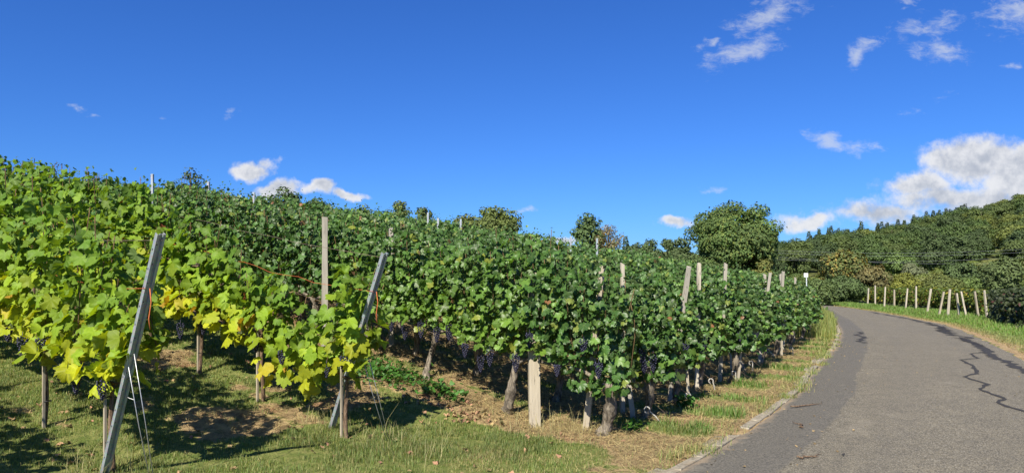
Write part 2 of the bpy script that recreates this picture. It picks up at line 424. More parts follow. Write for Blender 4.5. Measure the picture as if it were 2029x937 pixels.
# ------------------------------------------------------------------ ground sheet, road, kerb, tar seams
def axis(lo, hi, fine_lo, fine_hi, step, grow=1.12):
    a = list(np.arange(fine_lo, fine_hi + 1e-6, step))
    s = step; v = a[-1]; up = []
    while v < hi: s *= grow; v += s; up.append(v)
    s = step; v = a[0]; dn = []
    while v > lo: s *= grow; v -= s; dn.append(v)
    return np.array(dn[::-1] + a + up)
au = axis(-700, 700, -2.2, 12.5, .11, 1.10); an = axis(-120, 900, 1.0, 25, .12, 1.045)
def build_ground():
    Ug, Ng = np.meshgrid(au, an); X, Y = xy(Ug, Ng); z = Z(X, Y)
    dist = np.hypot(X, Y)
    inroad = ss(.0, .16, uL(Ng) - Ug) * ss(.0, .16, Ug - uR(Ng)) * (Ng < 84)
    z = z - inroad * (.05 + .12 * ss(20, 60, Ng))
    m = straw(Ug, Ng)
    near = 1 - ss(25, 45, dist)
    z = z + near * (1 - inroad) * ((fbm(X, Y, 3.1) - .5) * .045 + (vnoise(X, Y, 9.) - .5) * .02 * (0.4 + m))
    cols = np.stack([m, ss(40, 75, dist), 0 * m], -1)
    nu, nn = len(au), len(an)
    i = np.arange((nu - 1) * (nn - 1)); r, c = i // (nu - 1), i % (nu - 1); a = r * nu + c
    F = np.stack([a, a + nu, a + nu + 1, a + 1], 1)
    me = trimesh('ground', np.stack([X, Y, z], -1).reshape(-1, 3), F[:, ::-1], cols.reshape(-1, 3), smooth=True)
    if me.polygons[0].normal.z < 0: me.flip_normals()
    return tag(obj('ground', me, M['ground']), 'grassy vineyard hillside with dry straw beneath the vine rows', None, kind='structure')
build_ground()
def zrough(x, y, m=.5):
    """height of the bumpy ground near the camera"""
    return Z(x, y) + (fbm(x, y, 3.1) - .5) * .045 + (vnoise(x, y, 9.) - .5) * .02 * (.4 + m)

def build_road():
    ns = np.concatenate([np.arange(-25, 30, .25), np.arange(30, 86, .5)]); k = 16
    t = np.linspace(0, 1, k + 1)
    l = uL(ns)[:, None]; r = uR(ns)[:, None]
    jl = (fbm(ns * 1.7, ns * 0 + 3, 1.) - .5)[:, None] * .10; jr = (fbm(ns * 1.3, ns * 0 + 9, 1.) - .5)[:, None] * .3
    l = l + jl; r = r + jr
    Ug = l + (r - l) * t[None]; Ng = np.repeat(ns[:, None], k + 1, 1); X, Y = xy(Ug, Ng)
    z = Z(X, Y) + .012 + .03 * (1 - (2 * t[None] - 1) ** 2)
    luv = np.stack([l - Ug, Ng], -1)
    w_ = k + 1; i = np.arange(k * (len(ns) - 1)); a = (i // k) * w_ + i % k
    F = np.stack([a, a + 1, a + w_ + 1, a + w_], 1)
    me = trimesh('road', np.stack([X, Y, z], -1).reshape(-1, 3), F, luv=luv.reshape(-1, 2), smooth=True)
    if me.polygons[0].normal.z < 0: me.flip_normals()
    tag(obj('road', me, M['asphalt']), 'narrow grey asphalt lane curving left past the vineyard', None, kind='structure')
build_road()
def road_z(u, n):
    l, r = uL(n), uR(n); t = np.clip((l - u) / (l - r), 0, 1); x, y = xy(u, n)
    return Z(x, y) + .012 + .03 * (1 - (2 * t - 1) ** 2)

def ribbon(mb, path, width, seed, lift=.005, jag=.5):
    rng = random.Random(seed); P = []
    for (a, b) in zip(path[:-1], path[1:]):
        L = math.hypot(b[0] - a[0], b[1] - a[1]); k = max(2, int(L / .13))
        for i in range(k): P.append((a[0] + (b[0] - a[0]) * i / k, a[1] + (b[1] - a[1]) * i / k))
    P.append(path[-1]); V = []; F = []; off = 0
    for i, p in enumerate(P):
        q = P[min(i + 1, len(P) - 1)]; o = P[max(i - 1, 0)]
        t = Vector((q[0] - o[0], q[1] - o[1])).normalized(); nm = Vector((-t.y, t.x))
        off = off * .6 + rng.uniform(-1, 1) * width * jag
        wd = width * rng.uniform(.55, 1.35) * (1 if 0 < i < len(P) - 1 else .2)
        for s_ in (-1, 1):
            u, n = p[0] + nm.x * (off + s_ * wd / 2), p[1] + nm.y * (off + s_ * wd / 2)
            x, y = xy(u, n); V.append((x, y, float(road_z(u, n)) + lift))
        if i: j = 2 * i; F.append((j - 2, j - 1, j + 1, j))
    mb.add(V, F)
def build_tar():
    def seam(paths, label):
        for k, (p, wd, jg) in enumerate(paths):
            mb = MB(); ribbon(mb, p, wd, 11 + k + len(label), .005 + .002 * k, jg)
            me = mb.mesh('tar_seam')
            if me.polygons[0].normal.z < 0: me.flip_normals()
            tag(obj('tar_seam', me, M['tar']), label, None, kind='structure')
    edge = [(float(uR(n)) + o, n) for n, o in ((13.0, .06), (15.6, .2), (17.5, .42), (19.5, .36), (21.5, .38), (24, .42), (26, .62), (28.5, .5), (31, .45), (34, .5), (38, .5), (42, .45), (48, .5), (54, .5))]
    seam([(edge[:6], .20, .35), (edge[5:], .20, .9), ([(1.95, 27.), (2.4, 30), (2.6, 33), (3.3, 36)], .16, 1.2), ([(.9, 20.6), (1.25, 22.4), (1.5, 24.6)], .10, 1.1)], 'broken black tar seam along the far road edge')
    seam([([(.55, 19.2), (.95, 18.0), (.75, 17.0), (1.02, 16.3), (.74, 15.2), (.62, 14.0), (.80, 13.4), (.45, 12.7), (.50, 12.0), (.2, 11.3), (.26, 10.9), (-.05, 10.3), (-.2, 9.4), (-.1, 8.8)], .062, .35)], 'zigzag black tar seam across the lane')
    seam([([(4.25, 25.5), (4.1, 23.2), (3.72, 22.2), (3.55, 20.8), (3.32, 19.6)], .12, .7)], 'short black tar seam by the kerb bend')
    seam([([(1.3, 6.85), (1.32, 6.97)], .03, .3)], 'small black tar spot on the lane')
build_tar()

def build_kerb():
    rng = random.Random(4); mb = MB(); n = 4.2
    while n < 31:
        L = rng.uniform(.42, .55); gap = rng.uniform(.012, .03)
        n2 = n + L; sink = 0 if rng.random() < .88 else -.02
        for (o1, o2, zt) in ((.015, .115, .022), (.125, .22, .008)):
            if o1 > .1 and rng.random() < .6: continue
            tl = rng.uniform(-.008, .008); V = []
            for (nn, oo) in ((n, o1), (n, o2), (n2, o2), (n2, o1)):
                u = float(uL(nn)) + oo + tl; x, y = xy(u, nn); V.append(Vector((x, y, float(Z(x, y)) + zt + sink + rng.uniform(-.006, .006))))
            B = [v - Vector((0, 0, .12)) for v in V]
            T = [v + (sum(V, Vector()) / 4 - v).normalized() * .008 + Vector((0, 0, .0)) for v in V]; S = [v - Vector((0, 0, .012)) for v in V]
            mb.add(B + S + T, [(0, 1, 5, 4), (1, 2, 6, 5), (2, 3, 7, 6), (3, 0, 4, 7), (4, 5, 9, 8), (5, 6, 10, 9), (6, 7, 11, 10), (7, 4, 8, 11), (8, 9, 10, 11)])
        n = n2 + gap
    tag(obj('kerb', mb.mesh('kerb'), M['stone']), 'low pale kerb stones along the lane edge', None, kind='structure')
build_kerb()

# ------------------------------------------------------------------ leaves and foliage
def _half(pts):
    P = [(0, .1)] + [pts[0]] + pts[1:-1] + [pts[-1]] + [(-x, y) for x, y in pts[1:-1]][::-1]
    P = np.array(P, float); k = len(P) - 1
    T = np.array([(0, 1 + i, 1 + (i + 1) % k) for i in range(k)])[:, ::-1]
    return P, T
LEAF_A = _half([(0, .80), (.085, .65), (.16, .61), (.165, .50), (.27, .56), (.33, .58), (.43, .53), (.41, .43), (.50, .36), (.46, .27), (.43, .17), (.52, .12), (.51, .0), (.55, -.08), (.44, -.14), (.38, -.24), (.25, -.25), (.13, -.22), (.03, -.02)])
LEAF_B = _half([(0, .80), (.15, .56), (.28, .50), (.44, .52), (.44, .20), (.53, -.05), (.36, -.24), (.12, -.20), (0.02, -.02)])
LEAF_C = _half([(0, .78), (.40, .50), (.50, -.02), (.2, -.24), (0, -.05)])
LEAF_Q = (np.array([(0, 0), (.33, .45), (0, 1), (-.33, .45)], float), np.array([(0, 2, 1), (0, 3, 2)]))

def nrmz(a): return a / np.maximum(np.linalg.norm(a, axis=-1, keepdims=True), 1e-6)
def leaves(tpl, pos, nrm, tip, size, cols, rs, fold=.42, wavy=.085):
    P, T = tpl; K = len(pos); m = len(P)
    nrm = nrmz(nrm); tip = nrmz(tip - nrm * (tip * nrm).sum(-1, keepdims=True)); xa = np.cross(tip, nrm)
    fo = rs.normal(0.05, fold, K)[:, None]; dr = rs.uniform(-.05, .5, K)[:, None]; ph = rs.uniform(0, 6.3, K)[:, None]; wv = rs.uniform(.3, 1.6, K)[:, None] * wavy
    px, py = P[None, :, 0], P[None, :, 1]
    asp = rs.uniform(.85, 1.12, K)[:, None]
    zl = -fo * np.abs(px) - dr * (py ** 2) * .6 + wv * np.sin(7 * px + ph) + wv * np.cos(8 * py + ph * 1.7)
    s = size[:, None, None]
    V = pos[:, None, :] + s * ((px * asp)[..., None] * xa[:, None] + py[..., None] * tip[:, None] + zl[..., None] * nrm[:, None])
    TT = (T[None] + (np.arange(K) * m)[:, None, None]).reshape(-1, 3)
    CC = np.repeat(cols[:, None], m, 1)
    luv = np.repeat(P[None], K, 0)
    return V.reshape(-1, 3), TT, CC.reshape(-1, 3), luv.reshape(-1, 2)
def merge(parts):
    V, T, Cc, L = [], [], [], []; o = 0
    for v, t, c, l in parts:
        V.append(v); T.append(t + o); Cc.append(c); L.append(l); o += len(v)
    return np.concatenate(V), np.concatenate(T), np.concatenate(Cc), np.concatenate(L)

def pal_young(h, rs):
    K = len(h); r = rs.rand(K, 1); hh = np.clip(h + rs.normal(0, .16, K), 0, 1)[:, None]
    low = np.array([.35, .37, .018]); mid = np.array([.205, .305, .022]); top = np.array([.10, .19, .024])
    c = np.where(hh < .34, low + (mid - low) * hh / .34, mid + (top - mid) * (hh - .34) / .66)
    c = c * (.7 + .6 * r)
    u = rs.rand(K); lowm = h < .35
    c[(u < .025) & lowm] = (.36, .22, .03); c[(u > .996)] = (.24, .06, .04); c[(u > .975) & lowm] = (.42, .36, .03)
    return c
def pal_old(h, rs):
    K = len(h); r = rs.rand(K, 1); k = rs.rand(K)
    c = np.array([.052, .112, .026]) * (.45 + 1.1 * r)
    c[k > .78] = c[k > .78] * np.array([1.8, 1.5, 1.35]); c[k > .955] = (.17, .21, .045); c[k < .006] = (.22, .10, .05)
    return c
def pal_mid(h, rs):
    K = len(h); r = rs.rand(K, 1); hh = np.clip(h + rs.normal(0, .15, K), 0, 1)[:, None]
    c = (np.array([.115, .20, .028]) * (1 - hh) + np.array([.056, .12, .026]) * hh) * (.6 + .8 * r)
    k = rs.rand(K); c[k > .97] = (.20, .23, .035)
    return c

def foliage(seed, x0, x1, top, bot, thick, nshoot, nfill, size, pal, tpl, slope=.17, canes=None, tall=.16, ymul=1.):
    rs = np.random.RandomState(seed)
    tf = top if callable(top) else (lambda x: top + 0 * x); bf = bot if callable(bot) else (lambda x: bot + 0 * x)
    pos, nr, tp, sm = [], [], [], []
    for i in range(nshoot):
        xs = x0 + (x1 - x0) * (i + rs.rand()) / nshoot
        T_ = float(tf(xs)) * rs.uniform(.9, 1.04) + (rs.uniform(.06, .24) if rs.rand() < tall else 0); B_ = float(bf(xs)) + rs.uniform(-.10, .24)
        if T_ - B_ < .25: B_ = T_ - .25
        k = max(4, int((T_ - B_) / .075)); t = np.linspace(0, 1, k)
        sway = rs.normal(0, .05); dx = rs.normal(0, .12); ph = rs.uniform(0, 6)
        sx = xs + dx * t + .03 * np.sin(5 * t + ph); sy = rs.normal(0, thick * .28) + sway * t + .03 * np.sin(4 * t + ph * 2); sz = B_ + (T_ - B_) * t + slope * sx
        if canes is not None and rs.rand() < .7:
            canes.tube([(sx[j], sy[j], sz[j]) for j in range(0, k, 2)], .0045, 4)
        an = rs.uniform(0, 2 * np.pi) + np.arange(k) * np.pi + rs.normal(0, .6, k)
        d = np.stack([.7 * np.cos(an), np.sin(an), rs.uniform(-.1, .35, k)], 1)
        pl = rs.uniform(.05, .17, k)[:, None] * (1 - .45 * t[:, None])
        pos.append(np.stack([sx, sy, sz], 1) + d * pl); sm.append(1 - .55 * ss(.72, 1., t))
        nr.append(d * rs.uniform(.35, 1.0, (k, 1)) + np.array([0, .05, .55]) + rs.normal(0, .42, (k, 3)))
        tp.append(np.array([0, 0, -.9]) + d * .55 + rs.normal(0, .35, (k, 3)))
    xs = rs.uniform(x0, x1, nfill); sd = np.where(rs.rand(nfill) < .62, 1., -1.)
    f = rs.rand(nfill); zb = bf(xs) if callable(bot) else np.full(nfill, bot); zt = tf(xs) if callable(top) else np.full(nfill, top)
    zz = zb + (zt - zb) * f; lump = 1 + .55 * (vnoise(xs + seed, zz, 3.2) - .5)
    yy = sd * thick * (.25 + 1.0 * rs.rand(nfill) ** 1.3) * lump
    pos.append(np.stack([xs, yy, zz + slope * xs], 1))
    d = np.stack([rs.normal(0, .4, nfill), sd, rs.uniform(-.1, .3, nfill)], 1)
    nr.append(d * .8 + np.array([0, .0, .5]) + rs.normal(0, .42, (nfill, 3))); tp.append(np.array([0, 0, -1.]) + d * .3 + rs.normal(0, .35, (nfill, 3)))
    sm.append(np.ones(nfill)); sm = np.concatenate(sm)
    pos = np.concatenate(pos); nr = np.concatenate(nr); tp = np.concatenate(tp); K = len(pos)
    hb = (bf(pos[:, 0]) if callable(bot) else bot); ht = (tf(pos[:, 0]) if callable(top) else top)
    h = np.clip((pos[:, 2] - slope * pos[:, 0] - hb) / np.maximum(ht - hb, .2), 0, 1)
    sz = size * rs.uniform(.5, 1.25, K) * (1 - .25 * h) * sm
    return leaves(tpl, pos, nr, tp, sz, pal(h, rs), rs)

def berries(seed, L=.16, W=.045):
    rs = np.random.RandomState(seed)
    ico = [(0, 0, 1), (.894, 0, .447), (.276, .851, .447), (-.724, .526, .447), (-.724, -.526, .447), (.276, -.851, .447), (.724, .526, -.447), (-.276, .851, -.447), (-.894, 0, -.447), (-.276, -.851, -.447), (.724, -.526, -.447), (0, 0, -1)]
    F = [(0, 1, 2), (0, 2, 3), (0, 3, 4), (0, 4, 5), (0, 5, 1), (1, 6, 2), (2, 7, 3), (3, 8, 4), (4, 9, 5), (5, 10, 1), (6, 7, 2), (7, 8, 3), (8, 9, 4), (9, 10, 5), (10, 6, 1), (11, 7, 6), (11, 8, 7), (11, 9, 8), (11, 10, 9), (11, 6, 10)]
    mb = MB()
    for i in range(52):
        t = (i + .5) / 52; w_ = W * (1 - t) ** .6 * (1.0 if t > .12 else .8) ; an = i * 2.4
        r = rs.uniform(.0085, .0115)
        c = np.array([math.cos(an) * w_ * rs.uniform(.8, 1.1), math.sin(an) * w_ * rs.uniform(.8, 1.1), -L * t])
        mb.add([c + r * np.array(p) for p in ico], F)
    mb.tube([(0, 0, .04), (0, 0, -L * .3)], .003, 4)
    return mb.mesh('grape_cluster', True)
GRAPE = [berries(1), berries(2, .20, .05), berries(3, .13, .04)]
for g in GRAPE: g.materials.append(M['berry'])

def gnarly(seed, h=.72, r=.055, lean=(0, 0), arms=(-1, 1)):
    rng = random.Random(seed); mb = MB(); k = 18; pts = []; rad = []
    ph = rng.uniform(0, 6); bend = rng.uniform(.04, .09)
    for i in range(k + 1):
        t = i / k
        pts.append((lean[0] * t + bend * math.sin(3.4 * t + ph) - bend * math.sin(ph), lean[1] * t + bend * .8 * math.cos(4.1 * t + ph) - bend * .8 * math.cos(ph), -.05 + (h + .05) * t))
        rad.append(r * (1.25 - .45 * t + .16 * math.sin(9 * t + ph) + (.25 if t > .9 else 0) + (.18 if t < .12 else 0)))
    mb.tube(pts, [r_ * (1 + rng.uniform(-.13, .16)) for r_ in rad], 12, rng, .2)
    if arms:
        e = Vector(pts[-1])
        for s_ in arms:
            mb.tube([e + Vector((0, 0, -.04)), e + Vector((s_ * .12, rng.uniform(-.03, .03), .02)), e + Vector((s_ * .3, rng.uniform(-.04, .04), .05 + .17 * s_ * .3)), e + Vector((s_ * .5, 0, .05 + .17 * s_ * .5))], [r * .7, r * .5, r * .35, r * .22], 8, rng, .12)
    return mb.mesh('trunk', True)
def slim(seed, h=.75, r=.017):
    rng = random.Random(seed); mb = MB(); k = 12; ph = rng.uniform(0, 6)
    mb.tube([(.012 * math.sin(5 * i / k + ph), .012 * math.cos(6 * i / k + ph), -.04 + (h + .04) * i / k) for i in range(k + 1)], [r * (1.3 - .3 * i / k) for i in range(k + 1)], 9, rng, .14)
    mb.tube([(0, 0, h - .02), (-.25, .01, h + .02), (-.5, 0, h)], [r * .7, r * .45, r * .3], 6, rng, .1); mb.tube([(0, 0, h - .02), (.25, .01, h + .08), (.5, 0, h + .1)], [r * .7, r * .45, r * .3], 6, rng, .1)
    return mb.mesh('trunk', True)

def fmesh(parts, m):
    V, T, Cc, L = parts
    me = trimesh('foliage', V, T, Cc, L); me.materials.append(m); return me

n_vines = 0
def vine(u, n, label, trunk, fol, group=None, grapes=(), canes=None, rz=0.):
    global n_vines; n_vines += 1
    t = thing('grapevine', label, 'grapevine', at_un(u, n), ROW_RZ + rz, group)
    if trunk is not None: obj('trunk', trunk, M['bark_old'], t)
    obj('foliage', fol, None, t)
    if canes is not None and canes.v: obj('canes', canes.mesh('canes', True), M['cane'], t)
    for (gx, gy, gz, gi) in grapes: obj('grape_cluster', GRAPE[gi], None, t, (gx, gy, gz))
    return t
def slope_at(u, n):
    a = at_un(u - .4, n)[2]; b = at_un(u + .4, n)[2]; return (b - a) / .8

# -- the two near rows of younger, yellowing vines
def near_young(seed, u, n, x0, x1, top, bot, label, grapes, nsh=13, nf=210, size=.155, h=.75):
    cn = MB(); sl = slope_at(u, n)
    f = fmesh(foliage(seed, x0, x1, top, bot, .17, nsh, nf, size, pal_young, LEAF_A, sl, cn), M['leaf_young'])
    tr = slim(seed, h); tr.materials.append(M['bark_young'])
    vine(u, n, label, tr, f, None, grapes, cn)
e1 = lambda x: np.interp(x, [-.75, -.4, 0, .4], [1.66, 1.78, 1.92, 2.02])
near_young(101, 6.13, 2.78, -.62, .62, e1, lambda x: np.interp(x, [-.62, -.3, 0, .6], [1.0, .88, .74, .76]),
           'yellow green grapevine hung over the slanted steel post of the nearest row', [(-.05, .10, .78, 0), (.30, .15, .84, 1)], 12, 200)
near_young(102, 7.45, 2.78, -.66, .66, lambda x: 2.2 + .1 * x, .74, 'yellow green grapevine second from the slanted steel post in the nearest row', [(.1, .15, .86, 1), (-.3, .15, .86, 0), (.45, .15, .92, 2)], 12, 210)
near_young(103, 8.72, 2.78, -.65, .66, 2.28, .74, 'grapevine cut by the left edge of the photo in the nearest row', [(-.3, .15, .88, 1)], 12, 200)
near_young(104, 9.95, 2.78, -.65, .66, 2.28, .64, 'grapevine hidden up the nearest row beyond the left edge', [], 10, 170)
r2t = lambda u0: (lambda x: np.interp(u0 + x, [5.1, 5.25, 5.55, 5.72, 5.95, 6.3, 6.7, 7.6, 8.2, 9.5], [1.50, 1.82, 1.80, 1.2, 1.14, 1.34, 1.45, 1.68, 1.9, 2.12]))
near_young(111, 5.51, 4.75, -.38, .40, r2t(5.51), lambda x: np.interp(x, [-.4, -.1, .4], [.98, .66, .58]), 'slim yellow green grapevine with one tall shoot by the second steel post', [(-.1, .12, .84, 0), (.16, .12, .74, 2)], 7, 90, .18, .62)
near_young(112, 6.92, 4.75, -1.02, .6, r2t(6.92), lambda x: np.interp(x, [-1.1, -.4, 0, .6], [.45, .45, .60, .66]), 'low yellow green grapevine with a square stake in the second row', [(-.55, .14, .62, 0), (-.1, .15, .7, 2)], 12, 170, .18)
near_young(113, 8.17, 4.75, -.64, .64, r2t(8.17), .68, 'yellow grapevine with browned lower leaves third along the second row', [(.2, .15, .62, 1), (-.3, .15, .66, 0)], 12, 180, .18)
for i, u in enumerate((9.4, 10.65, 11.9, 13.15, 14.4)):
    near_young(120 + i, u, 4.75, -.64, .64, 2.2, .62, ['fourth', 'fifth', 'sixth', 'seventh', 'eighth'][i] + ' grapevine uphill in the second row, seen above the near foliage', [(.1, .15, .66, 0)] if i < 2 else [], 11, 150, .17)
# a hidden row left of the picture whose shade falls on the grass
shade_f = [fmesh(foliage(130 + i, -.64, .64, 2.05, .6, .17, 11, 130, .18, pal_young, LEAF_B, .17), M['leaf_young']) for i in range(2)]
sl_tr = slim(77); sl_tr.materials.append(M['bark_young'])
for i in range(4): vine(6.7 + 1.25 * i, .85, 'grapevine of the row beside the camera just outside the picture', sl_tr, shade_f[i % 2], 'vines of the row left of the picture')

# -- third row: old gnarled vines in front
def near_old(seed, u, n, x0, x1, top, bot, label, grapes, tr, nsh=19, nf=500, size=.108, pal=pal_old, thick=.2):
    cn = MB(); sl = slope_at(u, n)
    f = fmesh(foliage(seed, x0, x1, top, bot, thick, nsh, nf, size, pal, LEAF_A, sl, cn), M['leaf_old'])
    tr.materials.append(M['bark_old'])
    vine(u, n, label, tr, f, None, grapes, cn)
near_old(201, 3.57, 6.5, -.36, .80, lambda x: np.interp(x, [-.36, -.1, .4, .8], [1.45, 1.75, 1.92, 2.0]), lambda x: np.interp(x, [-.36, 0, .3, .55, .8], [.50, .40, .48, .85, .88]),
         'grapevine with thick curved trunk at the corner of the old block', [(-.1, .24, .78, 0), (.42, .2, .72, 2), (.1, .2, 1.0, 0)], gnarly(41, .55, .054, (-.06, 0), (1,)), 19, 520)
near_old(202, 4.90, 6.6, -.66, .64, lambda x: np.interp(x, [-.6, -.2, .2, .6], [2.02, 2.1, 1.9, 1.86]), lambda x: np.interp(x, [-.66, -.3, 0, .6], [.88, .82, .70, .74]), 'grapevine with trunk leaning towards the wooden post, blue grapes below', [(-.3, .2, .70, 1), (.05, .22, .74, 1), (.2, .2, .66, 1), (.42, .22, .78, 0), (-.5, .22, .95, 0)], gnarly(42, .62, .052, (-.27, 0)), 20, 520, .118, pal_mid)
near_old(203, 6.24, 6.72, -.66, .62, 1.88, .74, 'grapevine with short grey trunk and grapes third in the old row', [(-.35, .2, .72, 1), (-.1, .22, .76, 1), (.2, .2, .72, 1), (.45, .2, .78, 0), (-.55, .2, .76, 1)], gnarly(43, .62, .036, (-.03, 0)), 20, 500, .112, pal_mid)
near_old(204, 7.45, 6.75, -.62, .62, 1.84, .74, 'grapevine behind the second steel post in the old row', [(-.3, .2, .76, 1), (.0, .2, .8, 0), (.3, .2, .76, 1)], gnarly(44, .62, .045), 19, 470, .112, pal_mid)
for i, u in enumerate((8.65, 9.85, 11.05, 12.25)):
    near_old(205 + i, u, 6.78, -.62, .62, 1.84 + .05 * i, .72, ['fifth', 'sixth', 'seventh', 'eighth'][i] + ' dark grapevine uphill in the old row, seen over the yellow row', [], gnarly(45 + i, .6, .045), 18, 440, .108)

# -- shared vines for the block behind
OT = [gnarly(60 + i, .62, .042, (random.Random(i).uniform(-.12, .1), 0), (1,)) for i in range(5)]
for t in OT: t.materials.append(M['bark_old'])
END_F = [fmesh(foliage(300 + i, -.42, .62, lambda x: np.interp(x, [-.42, -.15, .3, .6], [1.2, 1.5, 1.68, 1.74]), lambda x: np.interp(x, [-.4, 0, .6], [.54, .46, .56]), .21, 20, 600, .104, pal_old, LEAF_B, .06), M['leaf_old']) for i in range(5)]
MID_F = [fmesh(foliage(320 + i, -.62, .62, 1.68 + .03 * (i % 3), .62, .2, 17, 400, .106, pal_old, LEAF_B, .172), M['leaf_old']) for i in range(5)]
FAR_F = [fmesh(foliage(340 + i, -.64, .64, 1.64 + .04 * (i % 3), .8, .2, 15, 230, .122, pal_old, LEAF_C, .13, tall=.2), M['leaf_far']) for i in range(4)]
ORD = ['second', 'third', 'fourth', 'fifth', 'sixth', 'seventh', 'eighth', 'ninth', 'tenth', 'eleventh', 'twelfth', 'thirteenth']
rng = random.Random(9)
far_list = []
for k in range(3, 15):
    n = ROW_N[k]; e = ROW_E[k]
    gr = [(rng.uniform(-.3, .1), .2, rng.uniform(.62, .85), rng.randrange(3)) for _ in range(3)]
    vine(e, n, '%s row-end grapevine along the kerb, counted from the curved corner trunk' % ORD[k - 3], OT[k % 5], END_F[k % 5], None, gr if k < 11 else [])
    umax = min(3.25 * n + .5, 37)
    far_list += [(e + 1.25 * j + rng.uniform(-.08, .08), n + rng.uniform(-.05, .05)) for j in range(1, 60) if e + 1.25 * j < umax]
u = 13.45
while u < 22: far_list.append((u, 6.78)); u += 1.22
far_list.sort(key=lambda p: math.hypot(*xy(*p)))
NIND = 255
for i, (u, n) in enumerate(far_list[:NIND]):
    d = math.hypot(*xy(u, n))
    near = d < 15
    t = vine(u, n, 'dark green grapevine deep in the old block, only its leafy top showing', OT[i % 5] if near else None, (MID_F if near else FAR_F)[i % (5 if near else 4)], 'grapevines deep in the old block')
    s_ = rng.uniform(.95, 1.06); t.scale = (1, 1 if i % 2 else -1, s_) if False else (1, 1, s_)
rest = far_list[NIND:]
if rest:
    parts = []
    for i, (u, n) in enumerate(rest):
        V, T, Cc, L = foliage(500 + i % 6, -.64, .64, 1.62, .9, .2, 9, 70, .17, pal_old, LEAF_C, .118, tall=.2)
        c, s_ = math.cos(ROW_RZ), math.sin(ROW_RZ); p = at_un(u, n)
        W = np.stack([V[:, 0] * c - V[:, 1] * s_ + p[0], V[:, 0] * s_ + V[:, 1] * c + p[1], V[:, 2] + p[2]], 1); parts.append((W, T, Cc, L))
    V, T, Cc, L = merge(parts)
    tag(obj('vineyard_foliage', trimesh('vineyard_foliage', V, T, Cc), M['leaf_far']), 'mass of dark vine tops at the far top of the slope', 'vineyard', kind='stuff')
print('vines', n_vines, 'rest', len(rest))

# ------------------------------------------------------------------ posts, stakes, wires, hooks
def frame_between(b, t):
    b, t = Vector(b), Vector(t); d = t - b
    return b, d.length, d.to_track_quat('Z', 'Y').to_euler()
def steel_post(label, base, top):
    """open galvanised channel with punched slots; local x is the broad face, y the flange"""
    L = (Vector(top) - Vector(base)).length
    w_, fl, th = .062, .036, .004
    mb = MB(); prof = [(-w_ / 2, -fl), (-w_ / 2 - .0, 0), (-.012, 0), (-.008, -.012), (.008, -.012), (.012, 0), (w_ / 2, 0), (w_ / 2, -fl)]
    inner = []
    for i, p in enumerate(prof):
        a = Vector(prof[max(i - 1, 0)]); c = Vector(prof[min(i + 1, len(prof) - 1)]); t = (c - a).normalized(); inner.append((p[0] + t.y * th, p[1] - t.x * th))
    loop = prof + inner[::-1]; k = len(loop)
    V = [(x, y, 0) for x, y in loop] + [(x, y, L) for x, y in loop]
    F = [(i, (i + 1) % k, (i + 1) % k + k, i + k) for i in range(k)]
    m_ = len(prof)
    for i in range(m_ - 1):
        F.append((i, k - 1 - i, k - 2 - i, i + 1)); F.append((i + k, i + 1 + k, k - 2 - i + k, k - 1 - i + k))
    mb.add(V, F)
    hb = MB()
    z = L - .08
    while z > .2:
        hb.box((.021, .0008, z), (.006, .0016, .010))
        hb.box((-w_ / 2 - .0008, -.022, z - .05), (.0016, .007, .016)); hb.box((w_ / 2 + .0008, -.022, z - .05), (.0016, .007, .016))
        z -= .16
    t = thing('steel_post', label, 'vineyard post', base)
    d = Vector(top) - Vector(base)
    # broad face looks outwards along the row, away from the slope
    zax = d.normalized(); yax = Vector((-UD[0], -UD[1], 0)); yax = (yax - zax * yax.dot(zax)).normalized(); xax = yax.cross(zax)
    from mathutils import Matrix
    t.rotation_euler = Matrix((xax, yax, zax)).transposed().to_euler()
    nf = len(mb.f); mb.add(hb.v, hb.f); me = mb.mesh('channel'); ch = obj('channel', me, M['galv'], t); me.materials.append(M['dark_hole'])
    for pi, pl in enumerate(me.polygons): pl.material_index = 1 if pi >= nf else 0
    return t
SP = [((6.14, 2.72), (4.98, 2.60), 1.945), ((5.87, 4.85), (4.868, 4.68), 1.859)]
tops = []
for i, ((bu, bn), (tu, tn), h) in enumerate(SP):
    b = at_un(bu, bn, -.08); x, y = xy(tu, tn); tp = (float(x), float(y), h - .0)
    steel_post(['slanted galvanised steel end post of the nearest row, left', 'slanted galvanised steel end post of the second row'][i] if False else ['slanted galvanised steel end post wedged in the nearest yellow vine', 'slanted galvanised steel end post standing right of the tall shoot'][i], b, tp)
    tops.append(Vector(tp))

def wood_post(label, u, n, h, tilt=(0, 0), w_=(.075, .065), mat='wood_grey', group=None, seed=0, name='wooden_post', cat='wooden post', chop=True):
    rng = random.Random(seed + int(u * 100) + int(n * 37)); mb = MB(); k = 7; sides = [(-1, -1), (1, -1), (1, 1), (-1, 1)]
    V = []; F = []
    jx = [rng.uniform(-.06, .06) for _ in range(4)]
    for i in range(k + 1):
        t = i / k; z = -.12 + (h + .12) * t
        for j, (sx, sy) in enumerate(sides):
            V.append((sx * w_[0] / 2 * (1 - .12 * t + jx[j]) + rng.uniform(-.003, .003), sy * w_[1] / 2 * (1 - .12 * t + jx[j]) + rng.uniform(-.003, .003), z + (rng.uniform(-.02, .02) if i == k else 0)))
    for i in range(k):
        for j in range(4): F.append((i * 4 + j, i * 4 + (j + 1) % 4, i * 4 + 4 + (j + 1) % 4, i * 4 + 4 + j))
    F += [(3, 2, 1, 0), tuple(k * 4 + j for j in range(4))]
    mb.add(V, F)
    o = obj(name, mb.mesh(name), M[mat]); p = at_un(u, n); o.location = p
    o.rotation_euler = (tilt[1], tilt[0], ROW_RZ if False else rng.uniform(-.3, .3))
    return tag(o, label, cat, group)
